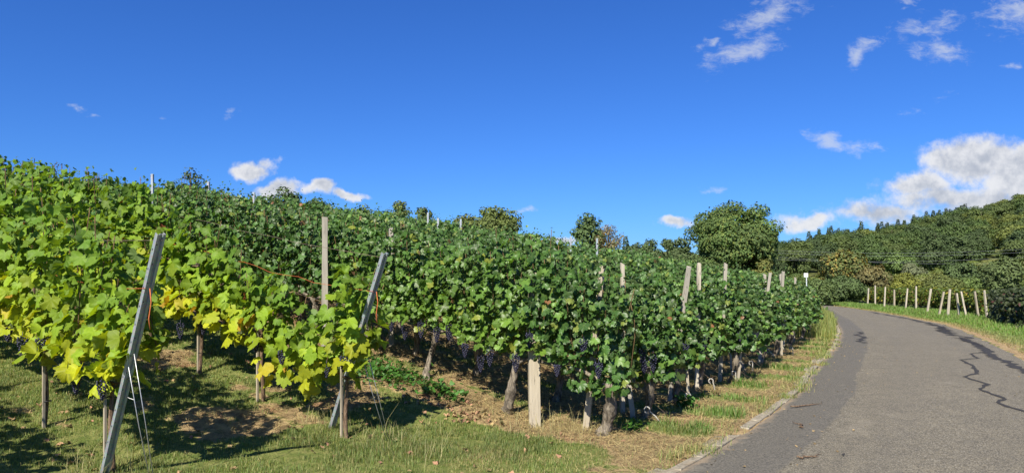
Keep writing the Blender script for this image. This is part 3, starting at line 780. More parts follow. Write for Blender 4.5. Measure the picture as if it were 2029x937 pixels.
# tilt[0] > 0 leans the top to the right in the picture
wood_post('pale split wooden post with broad face left of the curved trunk', 4.36, 6.42, 1.7, (.02, -.16), (.13, .09), 'wood_tan', seed=1)
wood_post('grey wooden post leaning right above the curved corner trunk', 3.80, 6.58, 1.76, (.10, 0), (.065, .06), 'wood_tan', seed=2)
wood_post('tall grey wooden post rising bare between yellow and dark rows', 7.93, 6.45, 1.87, (.0, 0), (.085, .07), seed=3)
wood_post('grey wooden post top sticking out of dark leaves behind the second steel post', 7.8, 7.6, 1.80, (.0, 0), (.075, .06), seed=4)
wood_post('low weathered post leaning left beside the second row-end trunk', 3.66, 7.42, 1.15, (-.12, 0), (.06, .05), seed=5)
PD = [(4, .0, 1.72, (.16, 0)), (5, .0, 1.76, (.02, 0)), (6, .15, 1.78, (.05, 0)), (8, .0, 1.66, (.12, 0)), (9, .15, 1.62, (.0, 0)), (10, 0, 1.70, (.06, 0)), (11, .1, 1.66, (-.04, 0)), (12, 0, 1.6, (.03, 0))]
PL = ['strongly tilted grey post end in the third row-end vine', 'straight pale post with its foot clear of leaves, fourth row end', 'broad pale post top over the fifth row-end vine', 'tilted tan post crossing the seventh row-end vine', 'grey post in the eighth row-end vine along the kerb', 'grey post in the ninth row-end vine along the kerb', 'grey post in the tenth row-end vine along the kerb', 'last grey row-end post before the road bend']
for (k, du, h, tl), lb in zip(PD, PL):
    wood_post(lb, ROW_E[k] + du - .02, ROW_N[k] - .07, h + .07, tl, (.06, .045), 'wood_pale' if k in (5,) else 'wood_grey', 'wooden posts at the row ends', seed=k)
wood_post('white post top between the corner vine and its right neighbour', 3.9, 7.62, 1.80, (0, 0), (.05, .045), 'wood_pale', seed=30)
for (k, du) in ((4, -.28), (7, .2), (6, -.15), (9, -.2), (10, .35)):
    wood_post('thin short stake by the %s row-end trunk' % ORD[k - 3], ROW_E[k] + du, ROW_N[k] - .06, .8, (random.Random(k).uniform(-.1, .14), 0), (.04, .035), 'wood_tan', seed=k + 60, name='vine_stake', cat='stake')
# thin metal line posts peeking over the slope
for i, (px, ytop, d, lb) in enumerate(((413, 360, 13.5, 'thin steel line post against the sky below the sparse shrub'), (503, 381, 15.5, 'thin steel line post against the sky left of the round dark tree'), (848, 421, 20.5, 'thin steel line post against the sky before the olive trees'), (868, 432, 17., 'short bluish steel line post among leaves before the olive trees'), (302, 345, 13.5, 'thin steel line post on the skyline left of the sparse shrub'), (913, 434, 19., 'steel line post tip left of the rounded yellow green tree'), (1131, 468, 18., 'steel line post tip left of the bushy sapling tree'), (1183, 472, 18., 'steel line post tip below the brown bare shrub'))):
    x = (px - 1014.5) / 1396 * d; z = EYE + (547 - ytop) / 1396 * d; zb = float(Z(x, d)); mb = MB()
    mb.box((0, 0, (z - zb) / 2), (.05, .03, z - zb)); mb.box((.017, -.0225, (z - zb) / 2), (.012, .014, z - zb - .01))
    tag(obj('line_post', mb.mesh('line_post'), M['galv'], None, (x, d, zb)), lb, 'steel post', 'thin steel line posts')
# square stakes beside slim trunks
for (u, n, lb) in ((6.16, 2.74, 'thin wooden stake tied to the trunk under the nearest steel post'), (7.43, 2.76, 'thin wooden stake tied to the second trunk of the nearest row'), (5.56, 4.73, 'thin pale stake tied to the trunk under the second steel post'), (6.95, 4.71, 'thin pale square stake in front of the low yellow vine'), (8.2, 4.73, 'thin stake tied to the third trunk of the second row')):
    t = thing('vine_stake', lb, 'stake', at_un(u, n), ROW_RZ)
    mb = MB(); mb.box((0, 0, .42), (.022, .022, .95), None, .9); obj('stake_rod', mb.mesh('stake_rod'), M['wood_tan'], t)
    for z in (.25, .62):
        mb = MB(); mb.tube([(.035 * math.cos(a), .035 * math.sin(a) - .028, z) for a in np.linspace(0, 6.0, 12)], .004, 4); obj('tie', mb.mesh('tie'), M['tie'], t)

def wire(label, pts, r, mat, name='trellis_wire', cat='wire', group=None):
    mb = MB(); mb.tube(pts, r, 5); return tag(obj(name, mb.mesh(name, True), M[mat]), label, cat, group)
def row_pts(u0, u1, n, h, sag=.02, k=24):
    return [at_un(u0 + (u1 - u0) * i / k, n, h + sag * math.sin(i * 1.7)) for i in range(k + 1)]
for r, (n, e) in enumerate(((2.80, 5.5), (4.80, 5.2))):
    nm = ('nearest', 'second')[r]; tp = tops[r]
    wire('bare steel top wire of the %s row running to its steel post' % nm, [tuple(tp - Vector((0, 0, .04)))] + row_pts(e + 1.2, 15, n, 1.86, .01), .0022, 'rust_wire')
    wire('bare steel low wire of the %s row near the trunks' % nm, row_pts(e + .25, 15, n - .02, .66, .01), .0028, 'wire')
    b = Vector(at_un(*SP[r][0])); q = tp + (b - tp) * .2
    wire('orange twine along the %s row knotted to its steel post' % nm, [tuple(q + Vector((0, -.05, 0)))] + row_pts(e + .8, 12, n - .07, 1.5, .02), .002, 'twine', 'twine', 'twine')
    hang = [q + Vector((.03, -.045, 0)), q + Vector((.045, -.055, -.10)), q + Vector((.03, -.06, -.22)), q + Vector((.04, -.06, -.30))]
    wire('orange twine end dangling from the %s steel post' % nm, [tuple(p) for p in hang], .004, 'twine', 'twine', 'twine')
    # two anchor strands from mid post to the ground anchor
    an_ = [(5.45, 2.78), (5.12, 4.95)][r]
    g = Vector(at_un(an_[0], an_[1], 0))
    fr = (.46, .44)[r]
    for s_, nm2 in ((-1, 'left'), (1, 'right')):
        a = tp + (b - tp) * fr + Vector((.03 * s_, -.04, 0))
        wire('%s strand of the anchor wire pair below the %s steel post' % (nm2, nm), [tuple(a), tuple(a * .5 + g * .5 + Vector((.012 * s_, 0, -.01))), tuple(g + Vector((.012 * s_, 0, 0)))], .0035, 'wire', 'anchor_wire', 'anchor wire')
wire('rusty low wire of the old row passing the pale split post', [at_un(3.62, 6.45, .5)] + row_pts(4.2, 14, 6.60, .66, .012), .0035, 'rust_wire')
for k in range(3, 10):
    wire('rusty wire from the %s row-end trunk to its ring anchor' % ORD[k - 3], [at_un(ROW_E[k] + .5, ROW_N[k], .62), at_un(ROW_E[k] - .3, ROW_N[k] - .03, .1)], .003, 'rust_wire', 'anchor_wire', 'anchor wire')
HK = [(3.27, 7.41), (3.37, 8.5), (3.58, 9.89), (3.61, 10.87), (3.80, 12.31), (4.06, 14.74), (3.91, 15.4), (4.3, 16.3)]
for i, (u, n) in enumerate(HK):
    mb = MB(); ln = (.55, .1, .12, .02, .0, .5, .05, .3)[i] * .6; hh = .13
    pts = [(-.0 + ln * .0, 0, -.06), (-ln * .3, 0, hh * .6), (-ln * .5, 0, hh)]
    c = Vector((-ln * .5 - .03, 0, hh + .02)); pts += [tuple(c + Vector((.032 * math.cos(a), 0, .034 * math.sin(a)))) for a in np.linspace(-.3, 4.6, 10)]
    mb.tube(pts, .0085, 6)
    tag(obj('ring_anchor', mb.mesh('ring_anchor', True), M['hook'], None, at_un(u, n)), '%s curled steel ring anchor in the straw, counted from the nearest' % (['first'] + ORD)[i], 'ground anchor', 'ring anchors along the verge')

# ------------------------------------------------------------------ grass, straw, litter
def blades(P, hgt, wid, cols, rs, lean=.5):
    """P (K,3) roots; every blade is five vertices"""
    K = len(P); an = rs.uniform(0, 2 * np.pi, K); d = np.stack([np.cos(an), np.sin(an), 0 * an], 1); sdir = np.stack([-np.sin(an), np.cos(an), 0 * an], 1)
    ln = (rs.uniform(.1, 1., K) * lean * hgt)[:, None]; h = hgt[:, None]; w_ = wid[:, None]; up = np.array([0, 0, 1.])
    V = np.stack([P - sdir * w_ * .5, P + sdir * w_ * .5, P + up * h * .6 + d * ln * .4 - sdir * w_ * .42, P + up * h * .6 + d * ln * .4 + sdir * w_ * .42, P + up * h * (1 - .0) + d * ln * 1.1], 1)
    T = np.array([(0, 1, 3), (0, 3, 2), (2, 3, 4)])
    TT = (T[None] + (np.arange(K) * 5)[:, None, None]).reshape(-1, 3)
    return V.reshape(-1, 3), TT, np.repeat(cols[:, None], 5, 1).reshape(-1, 3), np.zeros((K * 5, 2))
def grass_cols(K, rs, dry=.25):
    r = rs.rand(K, 1); c = np.array([.135, .205, .036]) * (.5 + .9 * r); k = rs.rand(K)
    m = k < dry; c[m] = np.array([.42, .36, .15]) * (.6 + .7 * r[m]); m = k > .75; c[m] = np.array([.24, .27, .06]) * (.6 + .7 * r[m])
    return c
def scatter(K, u0, u1, n0, n1, rs, dens):
    u = rs.uniform(u0, u1, K); n = rs.uniform(n0, n1, K); x, y = xy(u, n)
    keep = (rs.rand(K) < dens(u, n, x, y)) & (y > 3.5) & (np.abs(x) < .78 * y + .6)
    return u[keep], n[keep], x[keep], y[keep]
def build_grass():
    rs = np.random.RandomState(3)
    # mown grass of the near alleys and front verge
    def dens(u, n, x, y):
        m = straw(u, n); onroad = (u < uL(n) + .1)
        f = fbm(x, y, 2.3)
        return np.where(onroad, 0, np.clip(1.15 - m * 1.6, 0.03, 1) * ss(.25, .55, f)) * np.clip(9. / np.maximum(y, 1), .3, 1)
    u, n, x, y = scatter(430000, 1.5, 13, .6, 8.6, rs, dens)
    K = len(u); f = fbm(x, y, 1.4)
    h = rs.uniform(.018, .05, K) * (.6 + .8 * f); w_ = np.maximum(.0042, y * .00062) * rs.uniform(.7, 1.3, K)
    P = np.stack([x, y, zrough(x, y, straw(u, n)) - .004], 1)
    gc = grass_cols(K, rs, .16); dry = rs.rand(K) < .7 * ss(.50, .68, fbm(x + 40, y, .8)); gc[dry] = np.array([.46, .37, .17]) * rs.uniform(.5, 1.25, (dry.sum(), 1))
    lush = ss(.5, .7, fbm(x, y + 70, .7)); gc = gc * (1 - .3 * lush[:, None]); h = h * (1 + .4 * lush) * np.where(dry, .7, 1)
    A = blades(P, h, w_, gc, rs, .8)
    tag(obj('mown_grass', trimesh('mown_grass', *A[:3]), M['grass']), 'short green grass between the near vine rows', 'grass', kind='stuff')
    # tufts between row ends
    parts = []
    for k in range(2, 14):
        mid = (ROW_N[k] + ROW_N[k + 1]) / 2 + .12; e = ROW_E[k]
        K = 1500 if k < 8 else 800
        u = e - .62 + rs.normal(0, rs.uniform(.16, .34), K) + rs.uniform(-.1, .1); n = mid + rs.uniform(-.12, .12) + rs.normal(0, rs.uniform(.08, .17), K) + .15 * (vnoise(u * 3, u * 0 + k, 1.) - .5); ok = (u > uL(n) + .2) & (rs.rand(K) < ss(.3, .55, vnoise(u, n, 5.))); u, n = u[ok], n[ok]; x, y = xy(u, n)
        h = rs.uniform(.025, .13, len(u)) * (.25 + 1.4 * fbm(x, y, 3.) ** 1.5); w_ = np.maximum(.006, y * .0007) * rs.uniform(.7, 1.3, len(u))
        c = np.array([.12, .23, .03]) * rs.uniform(.5, 1.4, (len(u), 1)); dk = rs.rand(len(u)) < .22; c[dk] = (.40, .34, .14); parts.append(blades(np.stack([x, y, zrough(x, y) - .005], 1), h, w_, c, rs, .9))
    V, T, Cc, L = merge(parts)
    tag(obj('grass_tufts', trimesh('grass_tufts', V, T, Cc), M['grass']), 'bright green grass tongues between the row ends', 'grass', kind='stuff')
    # kerb weeds
    parts = []
    for k in range(60):
        n = rs.uniform(5.6, 24); K = rs.randint(20, 90); u = uL(n) + rs.uniform(-.05, .3) + rs.normal(0, .06, K); nn = n + rs.normal(0, .1, K); x, y = xy(u, nn)
        c = grass_cols(K, rs, .3) * 1.1; parts.append(blades(np.stack([x, y, Z(x, y)], 1), rs.uniform(.03, .11, K), np.maximum(.005, y * .0006) * np.ones(K), c, rs, 1.1))
    # taller grass at the end of the verge by the bend
    K = 9000; n = rs.uniform(20.5, 58, K); u = uL(n) + .15 + np.abs(rs.normal(0, 1., K)); x, y = xy(u, n)
    c = np.where(rs.rand(K, 1) < .55, np.array([.16, .21, .035]), np.array([.30, .29, .08])) * rs.uniform(.6, 1.3, (K, 1))
    parts.append(blades(np.stack([x, y, Z(x, y)], 1), rs.uniform(.15, .55, K), np.maximum(.008, y * .0007) * np.ones(K), c, rs, .6))
    V, T, Cc, L = merge(parts)
    tag(obj('verge_weeds', trimesh('verge_weeds', V, T, Cc), M['grass']), 'weeds and tall yellow grass along the kerb up to the bend', 'weeds', kind='stuff')
    # far side verge
    K = 90000; n = rs.uniform(12, 76, K) ** 1.0; w0 = rs.rand(K); u = uR(n) - .25 - w0 * np.interp(n, [12, 25, 40, 60], [4, 9, 8, 4]); x, y = xy(u, n)
    ok = (x < .8 * y) & (rs.rand(K) < ss(.3, .55, fbm(x, y, .9)) + .35 ); u, n, x, y, w0 = u[ok], n[ok], x[ok], y[ok], w0[ok]; K = len(u)
    dry = (1 - ss(0.0, .12, w0))[:, None]
    c = (np.array([.14, .26, .034]) * (1 - dry) + np.array([.32, .24, .11]) * dry) * rs.uniform(.55, 1.4, (K, 1)); k = rs.rand(K) < .2; c[k] = np.array([.26, .25, .09]) * rs.uniform(.6, 1.2, (k.sum(), 1))
    h = rs.uniform(.06, .3, K) * (.3 + .7 * ss(.05, .3, w0)) * (.5 + fbm(x, y, .8))
    A = blades(np.stack([x, y, Z(x, y) - .01], 1), h, np.maximum(.008, y * .0008) * np.ones(K), c, rs, .6)
    tag(obj('verge_grass', trimesh('verge_grass', *A[:3]), M['grass']), 'green roadside grass on the outer side of the bend', 'grass', kind='stuff')
    # straw and mulch lying flat
    K = 330000; u = rs.uniform(1.6, 12.5, K); n = rs.uniform(.8, 22, K); x, y = xy(u, n); m = straw(u, n)
    ok = (rs.rand(K) < (m - .3) * 1.3 * np.clip(9 / np.maximum(y, 1), .25, 1)) & (u > uL(n) + .12) & (y > 3.5) & (np.abs(x) < .78 * y); u, n, x, y = u[ok], n[ok], x[ok], y[ok]; K = len(u)
    an = rs.uniform(0, 6.3, K); L_ = rs.uniform(.05, .24, K); d = np.stack([np.cos(an), np.sin(an), rs.normal(0, .12, K)], 1); s_ = np.stack([-np.sin(an), np.cos(an), 0 * an], 1)
    w_ = (np.maximum(.0036, y * .0005) * rs.uniform(.6, 1.2, K))[:, None]; P = np.stack([x, y, zrough(x, y, .9) + rs.uniform(.003, .035, K)], 1); up = np.array([0, 0, 1.])
    bow = (L_ * rs.uniform(0, .15, K))[:, None]
    A0 = P - d * L_[:, None] / 2; A1 = P + d * L_[:, None] / 2
    V = np.stack([A0 - s_ * w_ / 2, A0 + s_ * w_ / 2, P + up * bow - s_ * w_ / 2 + s_ * bow, P + up * bow + s_ * w_ / 2 + s_ * bow, A1 - s_ * w_ / 2, A1 + s_ * w_ / 2], 1).reshape(-1, 3)
    T = np.array([(0, 1, 3), (0, 3, 2), (2, 3, 5), (2, 5, 4)]); TT = (T[None] + (np.arange(K) * 6)[:, None, None]).reshape(-1, 3)
    c = np.array([.62, .46, .21]) * rs.uniform(.4, 1.3, (K, 1)); k = rs.rand(K) < .3; c[k] = np.array([.24, .15, .08]) * rs.uniform(.6, 1.2, (k.sum(), 1))
    tag(obj('straw_litter', trimesh('straw_litter', V, TT, np.repeat(c[:, None], 6, 1).reshape(-1, 3)), M['dead']), 'dry straw strewn beneath the vines and over the verge', 'straw', kind='stuff')
    # long bents standing by the second anchor and posts
    K = 500; cl = [(4.6, 4.75, .22), (5.95, 4.75, .14), (4.2, 6.3, .2), (6.2, 2.7, .12), (3.75, 6.35, .25), (5.15, 4.95, .25)]
    P = []
    for (cu, cn_, sg) in cl:
        for _ in range(70): P.append((cu + rs.normal(0, sg), cn_ + rs.normal(0, sg)))
    P = np.array(P); x, y = xy(P[:, 0], P[:, 1]); K = len(P)
    A = blades(np.stack([x, y, Z(x, y) - .01], 1), rs.uniform(.06, .22, K) * np.where(rs.rand(K) < .05, 2.4, 1), np.full(K, .0045), np.array([.42, .35, .17]) * rs.uniform(.6, 1.25, (K, 1)), rs, 1.0)
    tag(obj('dry_bents', trimesh('dry_bents', *A[:3]), M['grass']), 'tall dry grass bents beside posts and anchors', 'dry grass', kind='stuff')
    # fallen vine leaves
    K = 330; u = np.concatenate([rs.uniform(3.2, 9, K - 70), 5.2 + rs.normal(0, .35, 70)]); n = np.concatenate([np.choose(rs.randint(0, 3, K - 70), [2.8, 4.75, 6.4]) + rs.normal(0, .45, K - 70), 6.15 + rs.normal(0, .16, 70)]); x, y = xy(u, n); ok = u > uL(n) + .3; x, y = x[ok], y[ok]; K = len(x)
    c = np.array([.34, .215, .12]) * rs.uniform(.5, 1.3, (K, 1)) * np.stack([np.ones(K), rs.uniform(.8, 1.2, K), np.ones(K)], 1)
    A = leaves(LEAF_A, np.stack([x, y, zrough(x, y) + .02], 1), np.array([0, 0, 1.]) + rs.normal(0, .35, (K, 3)), rs.normal(0, 1, (K, 3)), rs.uniform(.03, .06, K), c, rs, .7, .14)
    tag(obj('fallen_leaves', trimesh('fallen_leaves', *A[:3]), M['dead']), 'curled brown vine leaves fallen under the rows', 'leaves', kind='stuff')
build_grass()
# low leafy weeds under the old row
def build_weeds():
    rs = np.random.RandomState(8); spots = [(6.6, 6.35, .55, 500), (7.4, 6.2, .45, 350), (5.7, 6.4, .3, 160), (3.45, 8.5, .14, 90), (3.3, 6.7, .10, 30)]
    for i, (u, n, sg, K) in enumerate(spots):
        uu = u + rs.normal(0, sg * .6, K); nn = n + rs.normal(0, sg * .35, K); x, y = xy(uu, nn)
        P = np.stack([x, y, zrough(x, y) + rs.uniform(.02, .14, K)], 1); nr = np.array([0, 0, .9]) + rs.normal(0, .5, (K, 3))
        A = leaves(LEAF_C, P, nr, rs.normal(0, 1, (K, 3)), rs.uniform(.03, .07, K), np.array([.05, .13, .022]) * rs.uniform(.6, 1.5, (K, 1)), rs)
        V, T, Cc, L = A
        tag(obj('ground_cover', trimesh('ground_cover', V, T, Cc), M['leaf_far']), ['broad patch of low green weeds shaded behind the second steel post', 'low green weeds under the old row uphill', 'low weeds around the third old trunk', 'small nettle clump by the third row-end trunk', 'seedling weeds by the curved corner trunk'][i], 'weeds', kind='stuff')
build_weeds()
for i, (u, n, a, L, lb) in enumerate(((2.2, 9.3, .4, .5, 'dark twig lying across the older asphalt strip'), (1.95, 8.0, 1.2, .25, 'short dark twig on the asphalt near the kerb'), (1.55, 6.6, .2, .2, 'small twig on the pale asphalt nearest the camera'))):
    rg = random.Random(i); mb = MB(); d = Vector((math.cos(a), math.sin(a), 0)); s_ = Vector((-d.y, d.x, 0)); x, y = xy(u, n); b = Vector((x, y, float(road_z(u, n)) + .012))
    mb.tube([b + d * L * t + s_ * rg.uniform(-.02, .02) + Vector((0, 0, rg.uniform(0, .012))) for t in np.linspace(-.5, .5, 7)], [.008, .010, .009, .008, .007, .005, .003], 5)
    mb.tube([b + d * .05, b + d * .12 + s_ * .06, b + d * .2 + s_ * .09], [.005, .004, .002], 4)
    tag(obj('twig', mb.mesh('twig', True), M['bark_young']), lb, 'twig', 'twigs on the lane')

def build_grit():
    rs = np.random.RandomState(12); K = 240; n = rs.uniform(4.5, 26, K); t = np.where(rs.rand(K) < .6, np.abs(rs.normal(0, .5, K)), rs.uniform(0, 3.2, K)); u = uL(n) - .03 - t; ok = u > uR(n) + .1; u, n = u[ok], n[ok]; K = len(u); x, y = xy(u, n)
    P = np.stack([x, y, road_z(u, n) + .008], 1); c = np.array([.34, .25, .13]) * rs.uniform(.35, 1.2, (K, 1))
    A = leaves(LEAF_C, P, np.array([0, 0, 1.]) + rs.normal(0, .3, (K, 3)), rs.normal(0, 1, (K, 3)), rs.uniform(.010, .03, K), c, rs, .5, .1)
    tag(obj('leaf_litter', trimesh('leaf_litter', *A[:3]), M['dead']), 'crumbs of dry leaf and straw blown over the lane', 'litter', kind='stuff')
build_grit()
# ------------------------------------------------------------------ trees
def tree_meshes(seed, H, R, trunk_h, leaf, ncl, per, pal, shape='round', cov=.8, limb=True):
    """crown of leaf clumps around branch ends; returns (trunk mesh, crown mesh) with base at the origin"""
    rs = np.random.RandomState(seed); rg = random.Random(seed)
    c0 = trunk_h; cz = (H + c0) / 2; hz = (H - c0) / 2
    cl = []
    while len(cl) < ncl:
        p = rs.uniform(-1, 1, 3); r = np.linalg.norm(p)
        if r > .82 or r < .3: continue
        k = 1.
        if shape == 'cone': k = max(.08, 1 - (p[2] + 1) / 2) * 1.2
        if shape == 'egg': k = 1 - .35 * max(0, p[2])
        lump = .78 + .44 * vnoise(seed + p[0] * 1.6 + 5, p[1] * 1.6 + p[2] * 1.6 + 5, 1.3)
        cl.append((p[0] * R * k * lump, p[1] * R * k * lump, cz + p[2] * hz * (.9 + .2 * rs.rand())))
    cl = np.array(cl); tone = rs.uniform(.72, 1.3, ncl); parts = []
    for i in range(ncl):
        rl = R * rs.uniform(.22, .40) * (1 if ncl < 60 else .72) * (1 if shape != 'sparse' else .8); zf = .72
        K = int(cov * 4 * math.pi * rl * rl * .85 / (.33 * leaf * leaf)); dirs = nrmz(rs.normal(0, 1, (K, 3)))
        rr = np.where(rs.rand(K) < .8, rs.uniform(.78, 1.04, K), rs.uniform(.3, 1.3, K)) * (1 + .55 * (vnoise(dirs[:, 0] * 2 + i * 7, dirs[:, 1] * 2 + dirs[:, 2] * 2 + seed, 1.7) - .5))
        P = cl[i] + dirs * rr[:, None] * rl * np.array([1, 1, zf]); out = nrmz(P - np.array([0, 0, cz - hz * .4]))
        nr = dirs * .75 + out * .35 + np.array([0, 0, .3]) + rs.normal(0, .33, (K, 3)); tp = dirs * .5 + np.array([0, 0, -.6]) + rs.normal(0, .5, (K, 3))
        c = pal(rs, K) * tone[i]
        parts.append(leaves(LEAF_Q, P, nr, tp, leaf * rs.uniform(.6, 1.3, K), c, rs))
    V, T, Cc, L = merge(parts)
    cm = trimesh('crown', V, T, Cc); cm.materials.append(M['tree_leaf'])
    mb = MB(); rt = max(.03, H * .022)
    mb.tube([(0, 0, -.3), (.02 * H * rg.uniform(-1, 1), .0, c0 * .6), (0, .01 * H, cz), (0, 0, H * .88)], [rt * 1.3, rt, rt * .6, rt * .12], 8, rg, .1)
    if limb:
        for i in range(0, ncl, max(1, ncl // 22)):
            e = Vector(cl[i]); z0 = c0 * .8 + (e.z - c0 * .8) * .45; mb.tube([(0, 0, z0), tuple(Vector((e.x * .45, e.y * .45, z0 + (e.z - z0) * .4))), tuple(e)], [rt * .4, rt * .25, rt * .07], 5)
    tm = mb.mesh('trunk', True); tm.materials.append(M['bark_tree'])
    return tm, cm
def pal_of(c, var=.35, alt=None, altp=.0):
    c = np.array(c)
    def f(rs, K):
        o = c * rs.uniform(1 - var, 1 + var, (K, 1))
        if alt is not None:
            k = rs.rand(K) < altp; o[k] = np.array(alt) * rs.uniform(.7, 1.3, (k.sum(), 1))
        return o
    return f
def tree(name, label, px, d, ytop, hw, leaf=.2, ncl=60, c=(.05, .085, .02), shape='egg', group=None, cat='tree', seed=0, th=.18, cov=.8, per=0, **kw):
    x = (px - 1014.5) / 1396 * d; z = float(Z(x, d)); H = EYE + (547 - ytop) / 1396 * d - z; R = hw / 1396 * d
    tm, cm = tree_meshes(seed + int(px), H, R, max(.1, H * th), leaf, max(14, ncl // 2 + 4), 0, pal_of(c, **kw), shape, cov)
    t = thing(name, label, cat, (x, d, z), 0, group); obj('trunk', tm, None, t); obj('crown', cm, None, t); return t
G1 = (.045, .085, .014); OL = (.09, .115, .016); YG = (.19, .19, .018)
tree('shrub', 'sparse twiggy shrub against the sky over the near vines', 378, 42, 326, 36, leaf=.16, ncl=26, per=16, c=(.03, .05, .02), th=.3, cat='shrub', cov=.22)
tree('shrub', 'small dark red leaved shrub tip at the far upper left skyline', 108, 36, 312, 26, leaf=.12, ncl=20, per=14, c=(.07, .03, .022), th=.3, cat='shrub', cov=.22)
tree('shrub', 'dark reddish shrub tip on the skyline between near vines and sparse shrub', 196, 36, 330, 24, leaf=.12, ncl=20, per=14, c=(.06, .035, .022), th=.3, cat='shrub', cov=.22)
tree('broadleaf_tree', 'round dark green tree on the skyline beside the white clouds', 565, 95, 368, 34, leaf=.4, ncl=50, per=45, c=(.04, .07, .018), shape='round')
tree('broadleaf_tree', 'low green tree on the skyline right of the round dark tree', 627, 98, 388, 34, leaf=.4, ncl=40, per=40, c=G1)
tree('broadleaf_tree', 'small olive tree on the skyline right of the white clouds', 716, 98, 401, 24, leaf=.4, ncl=35, per=40, c=OL)
tree('broadleaf_tree', 'spreading olive green tree at the middle of the skyline', 788, 95, 396, 32, leaf=.4, ncl=45, per=40, c=OL)
tree('broadleaf_tree', 'loose olive tree just right of the spreading olive tree', 838, 95, 404, 26, leaf=.4, ncl=35, per=36, c=(.07, .095, .022))
tree('broadleaf_tree', 'yellowish low tree left of the rounded yellow green tree', 922, 85, 419, 36, leaf=.38, ncl=45, per=40, c=(.11, .12, .024))
tree('broadleaf_tree', 'rounded yellow green tree standing above the middle rows', 986, 80, 403, 46, leaf=.34, ncl=75, per=50, c=(.10, .125, .02), shape='round')
tree('broadleaf_tree', 'small dark tree low on the skyline right of the rounded tree', 1056, 80, 449, 18, leaf=.3, ncl=25, per=30, c=G1)
tree('broadleaf_tree', 'bushy green sapling tree with feathery top beside the brown shrub', 1166, 70, 419, 36, leaf=.3, ncl=55, per=40, c=(.045, .085, .022))
tree('shrub', 'half bare brown shrub beside the feathery sapling', 1206, 68, 442, 32, leaf=.16, ncl=40, per=14, c=(.20, .13, .06), th=.3, cat='shrub', cov=.22)
tree('broadleaf_tree', 'big leafy tree standing over the right end of the vineyard', 1450, 48, 390, 90, leaf=.17, ncl=240, c=(.05, .10, .013), shape='round', th=.10, alt=(.14, .17, .025), altp=.2)
tree('shrub', 'yellowing shrub at the foot of the big leafy tree', 1512, 45, 503, 36, leaf=.16, ncl=40, per=45, c=(.16, .15, .025), th=.05, cat='shrub')
tree('shrub', 'dark green shrub left under the big leafy tree', 1385, 46, 495, 50, leaf=.17, ncl=50, per=50, c=(.05, .08, .018), th=.05, cat='shrub')
tree('broadleaf_tree', 'mixed green and bronze tree at the end of the road', 1672, 76, 484, 52, leaf=.3, ncl=90, per=55, c=(.085, .10, .016), th=.06, alt=(.26, .17, .03), altp=.25)
tree('broadleaf_tree', 'orange brown tinged small tree right of the bronze tree', 1732, 73, 517, 34, leaf=.25, ncl=50, per=45, c=(.15, .105, .04), th=.08)
tree('shrub', 'large dark green bush along the road bend', 1672, 68, 545, 44, leaf=.22, ncl=80, per=60, c=(.045, .078, .018), th=.02, cat='shrub')
tree('shrub', 'green bush beside the white sign at the bend', 1622, 62, 552, 40, leaf=.2, ncl=50, per=50, c=(.065, .10, .022), th=.02, cat='shrub')
tree('shrub', 'bright yellow green shrub behind the left posts of the far field', 1795, 78, 541, 36, leaf=.22, ncl=45, per=50, c=YG, th=.05, cat='shrub')
tree('shrub', 'yellow green shrub behind the middle posts of the far field', 1862, 76, 546, 44, leaf=.22, ncl=50, per=50, c=(.12, .135, .024), th=.05, cat='shrub')
tree('broadleaf_tree', 'bright green tree in the valley below the wood', 1785, 150, 500, 30, leaf=.5, ncl=45, per=45, c=(.085, .14, .022))
tree('shrub', 'pale grey green shrub right of the bright valley tree', 1812, 140, 522, 30, leaf=.4, ncl=40, per=36, c=(.14, .145, .085), cat='shrub')
tree('broadleaf_tree', 'dark green tree standing before the right slope', 1905, 110, 515, 36, leaf=.4, ncl=55, per=45, c=(.04, .07, .018))
tree('broadleaf_tree', 'tall loose tree cut by the right edge above the dark vines', 1985, 75, 505, 40, leaf=.28, ncl=60, per=45, c=(.06, .085, .022))
for i, (px, d, yt, hw) in enumerate(((1262, 150, 474, 26), (1292, 155, 473, 24), (1322, 150, 470, 26), (1350, 160, 466, 26), (1290, 100, 494, 45), (1345, 95, 500, 42))):
    tree('broadleaf_tree', 'dark tree in the low treeline left of the big leafy tree', px, d, yt, hw, leaf=.5 if d > 120 else .35, ncl=35, per=40, c=(.045, .07, .02), group='low treeline trees', seed=i)
def conifer_mesh(seed):
    rs = np.random.RandomState(seed); P, Nn, Tp, Sz = [], [], [], []
    for z in np.linspace(.06, .97, 26):
        r = .17 * (1 - z) ** .8 + .008; k = int(12 + 60 * r / .17)
        a = rs.uniform(0, 6.3, k); rr = r * rs.uniform(.35, 1.05, k)
        P.append(np.stack([np.cos(a) * rr, np.sin(a) * rr, z - .25 * rr + rs.normal(0, .01, k)], 1)); Nn.append(np.stack([np.cos(a) * .4, np.sin(a) * .4, np.ones(k)], 1) + rs.normal(0, .3, (k, 3))); Tp.append(np.stack([np.cos(a), np.sin(a), -.35 + 0 * a], 1) + rs.normal(0, .2, (k, 3))); Sz.append(np.full(k, .045 + .03 * (1 - z)))
    P = np.concatenate(P); K = len(P)
    V, T, Cc, L = leaves(LEAF_Q, P, np.concatenate(Nn), np.concatenate(Tp), np.concatenate(Sz), np.array([.020, .040, .022]) * rs.uniform(.6, 1.4, (K, 1)), rs)
    cm = trimesh('crown', V, T, Cc); cm.materials.append(M['needle']); mb = MB(); mb.tube([(0, 0, -.05), (0, 0, .95)], [.014, .002], 6); tm = mb.mesh('trunk'); tm.materials.append(M['bark_tree'])
    return tm, cm
CON = [conifer_mesh(i) for i in range(3)]
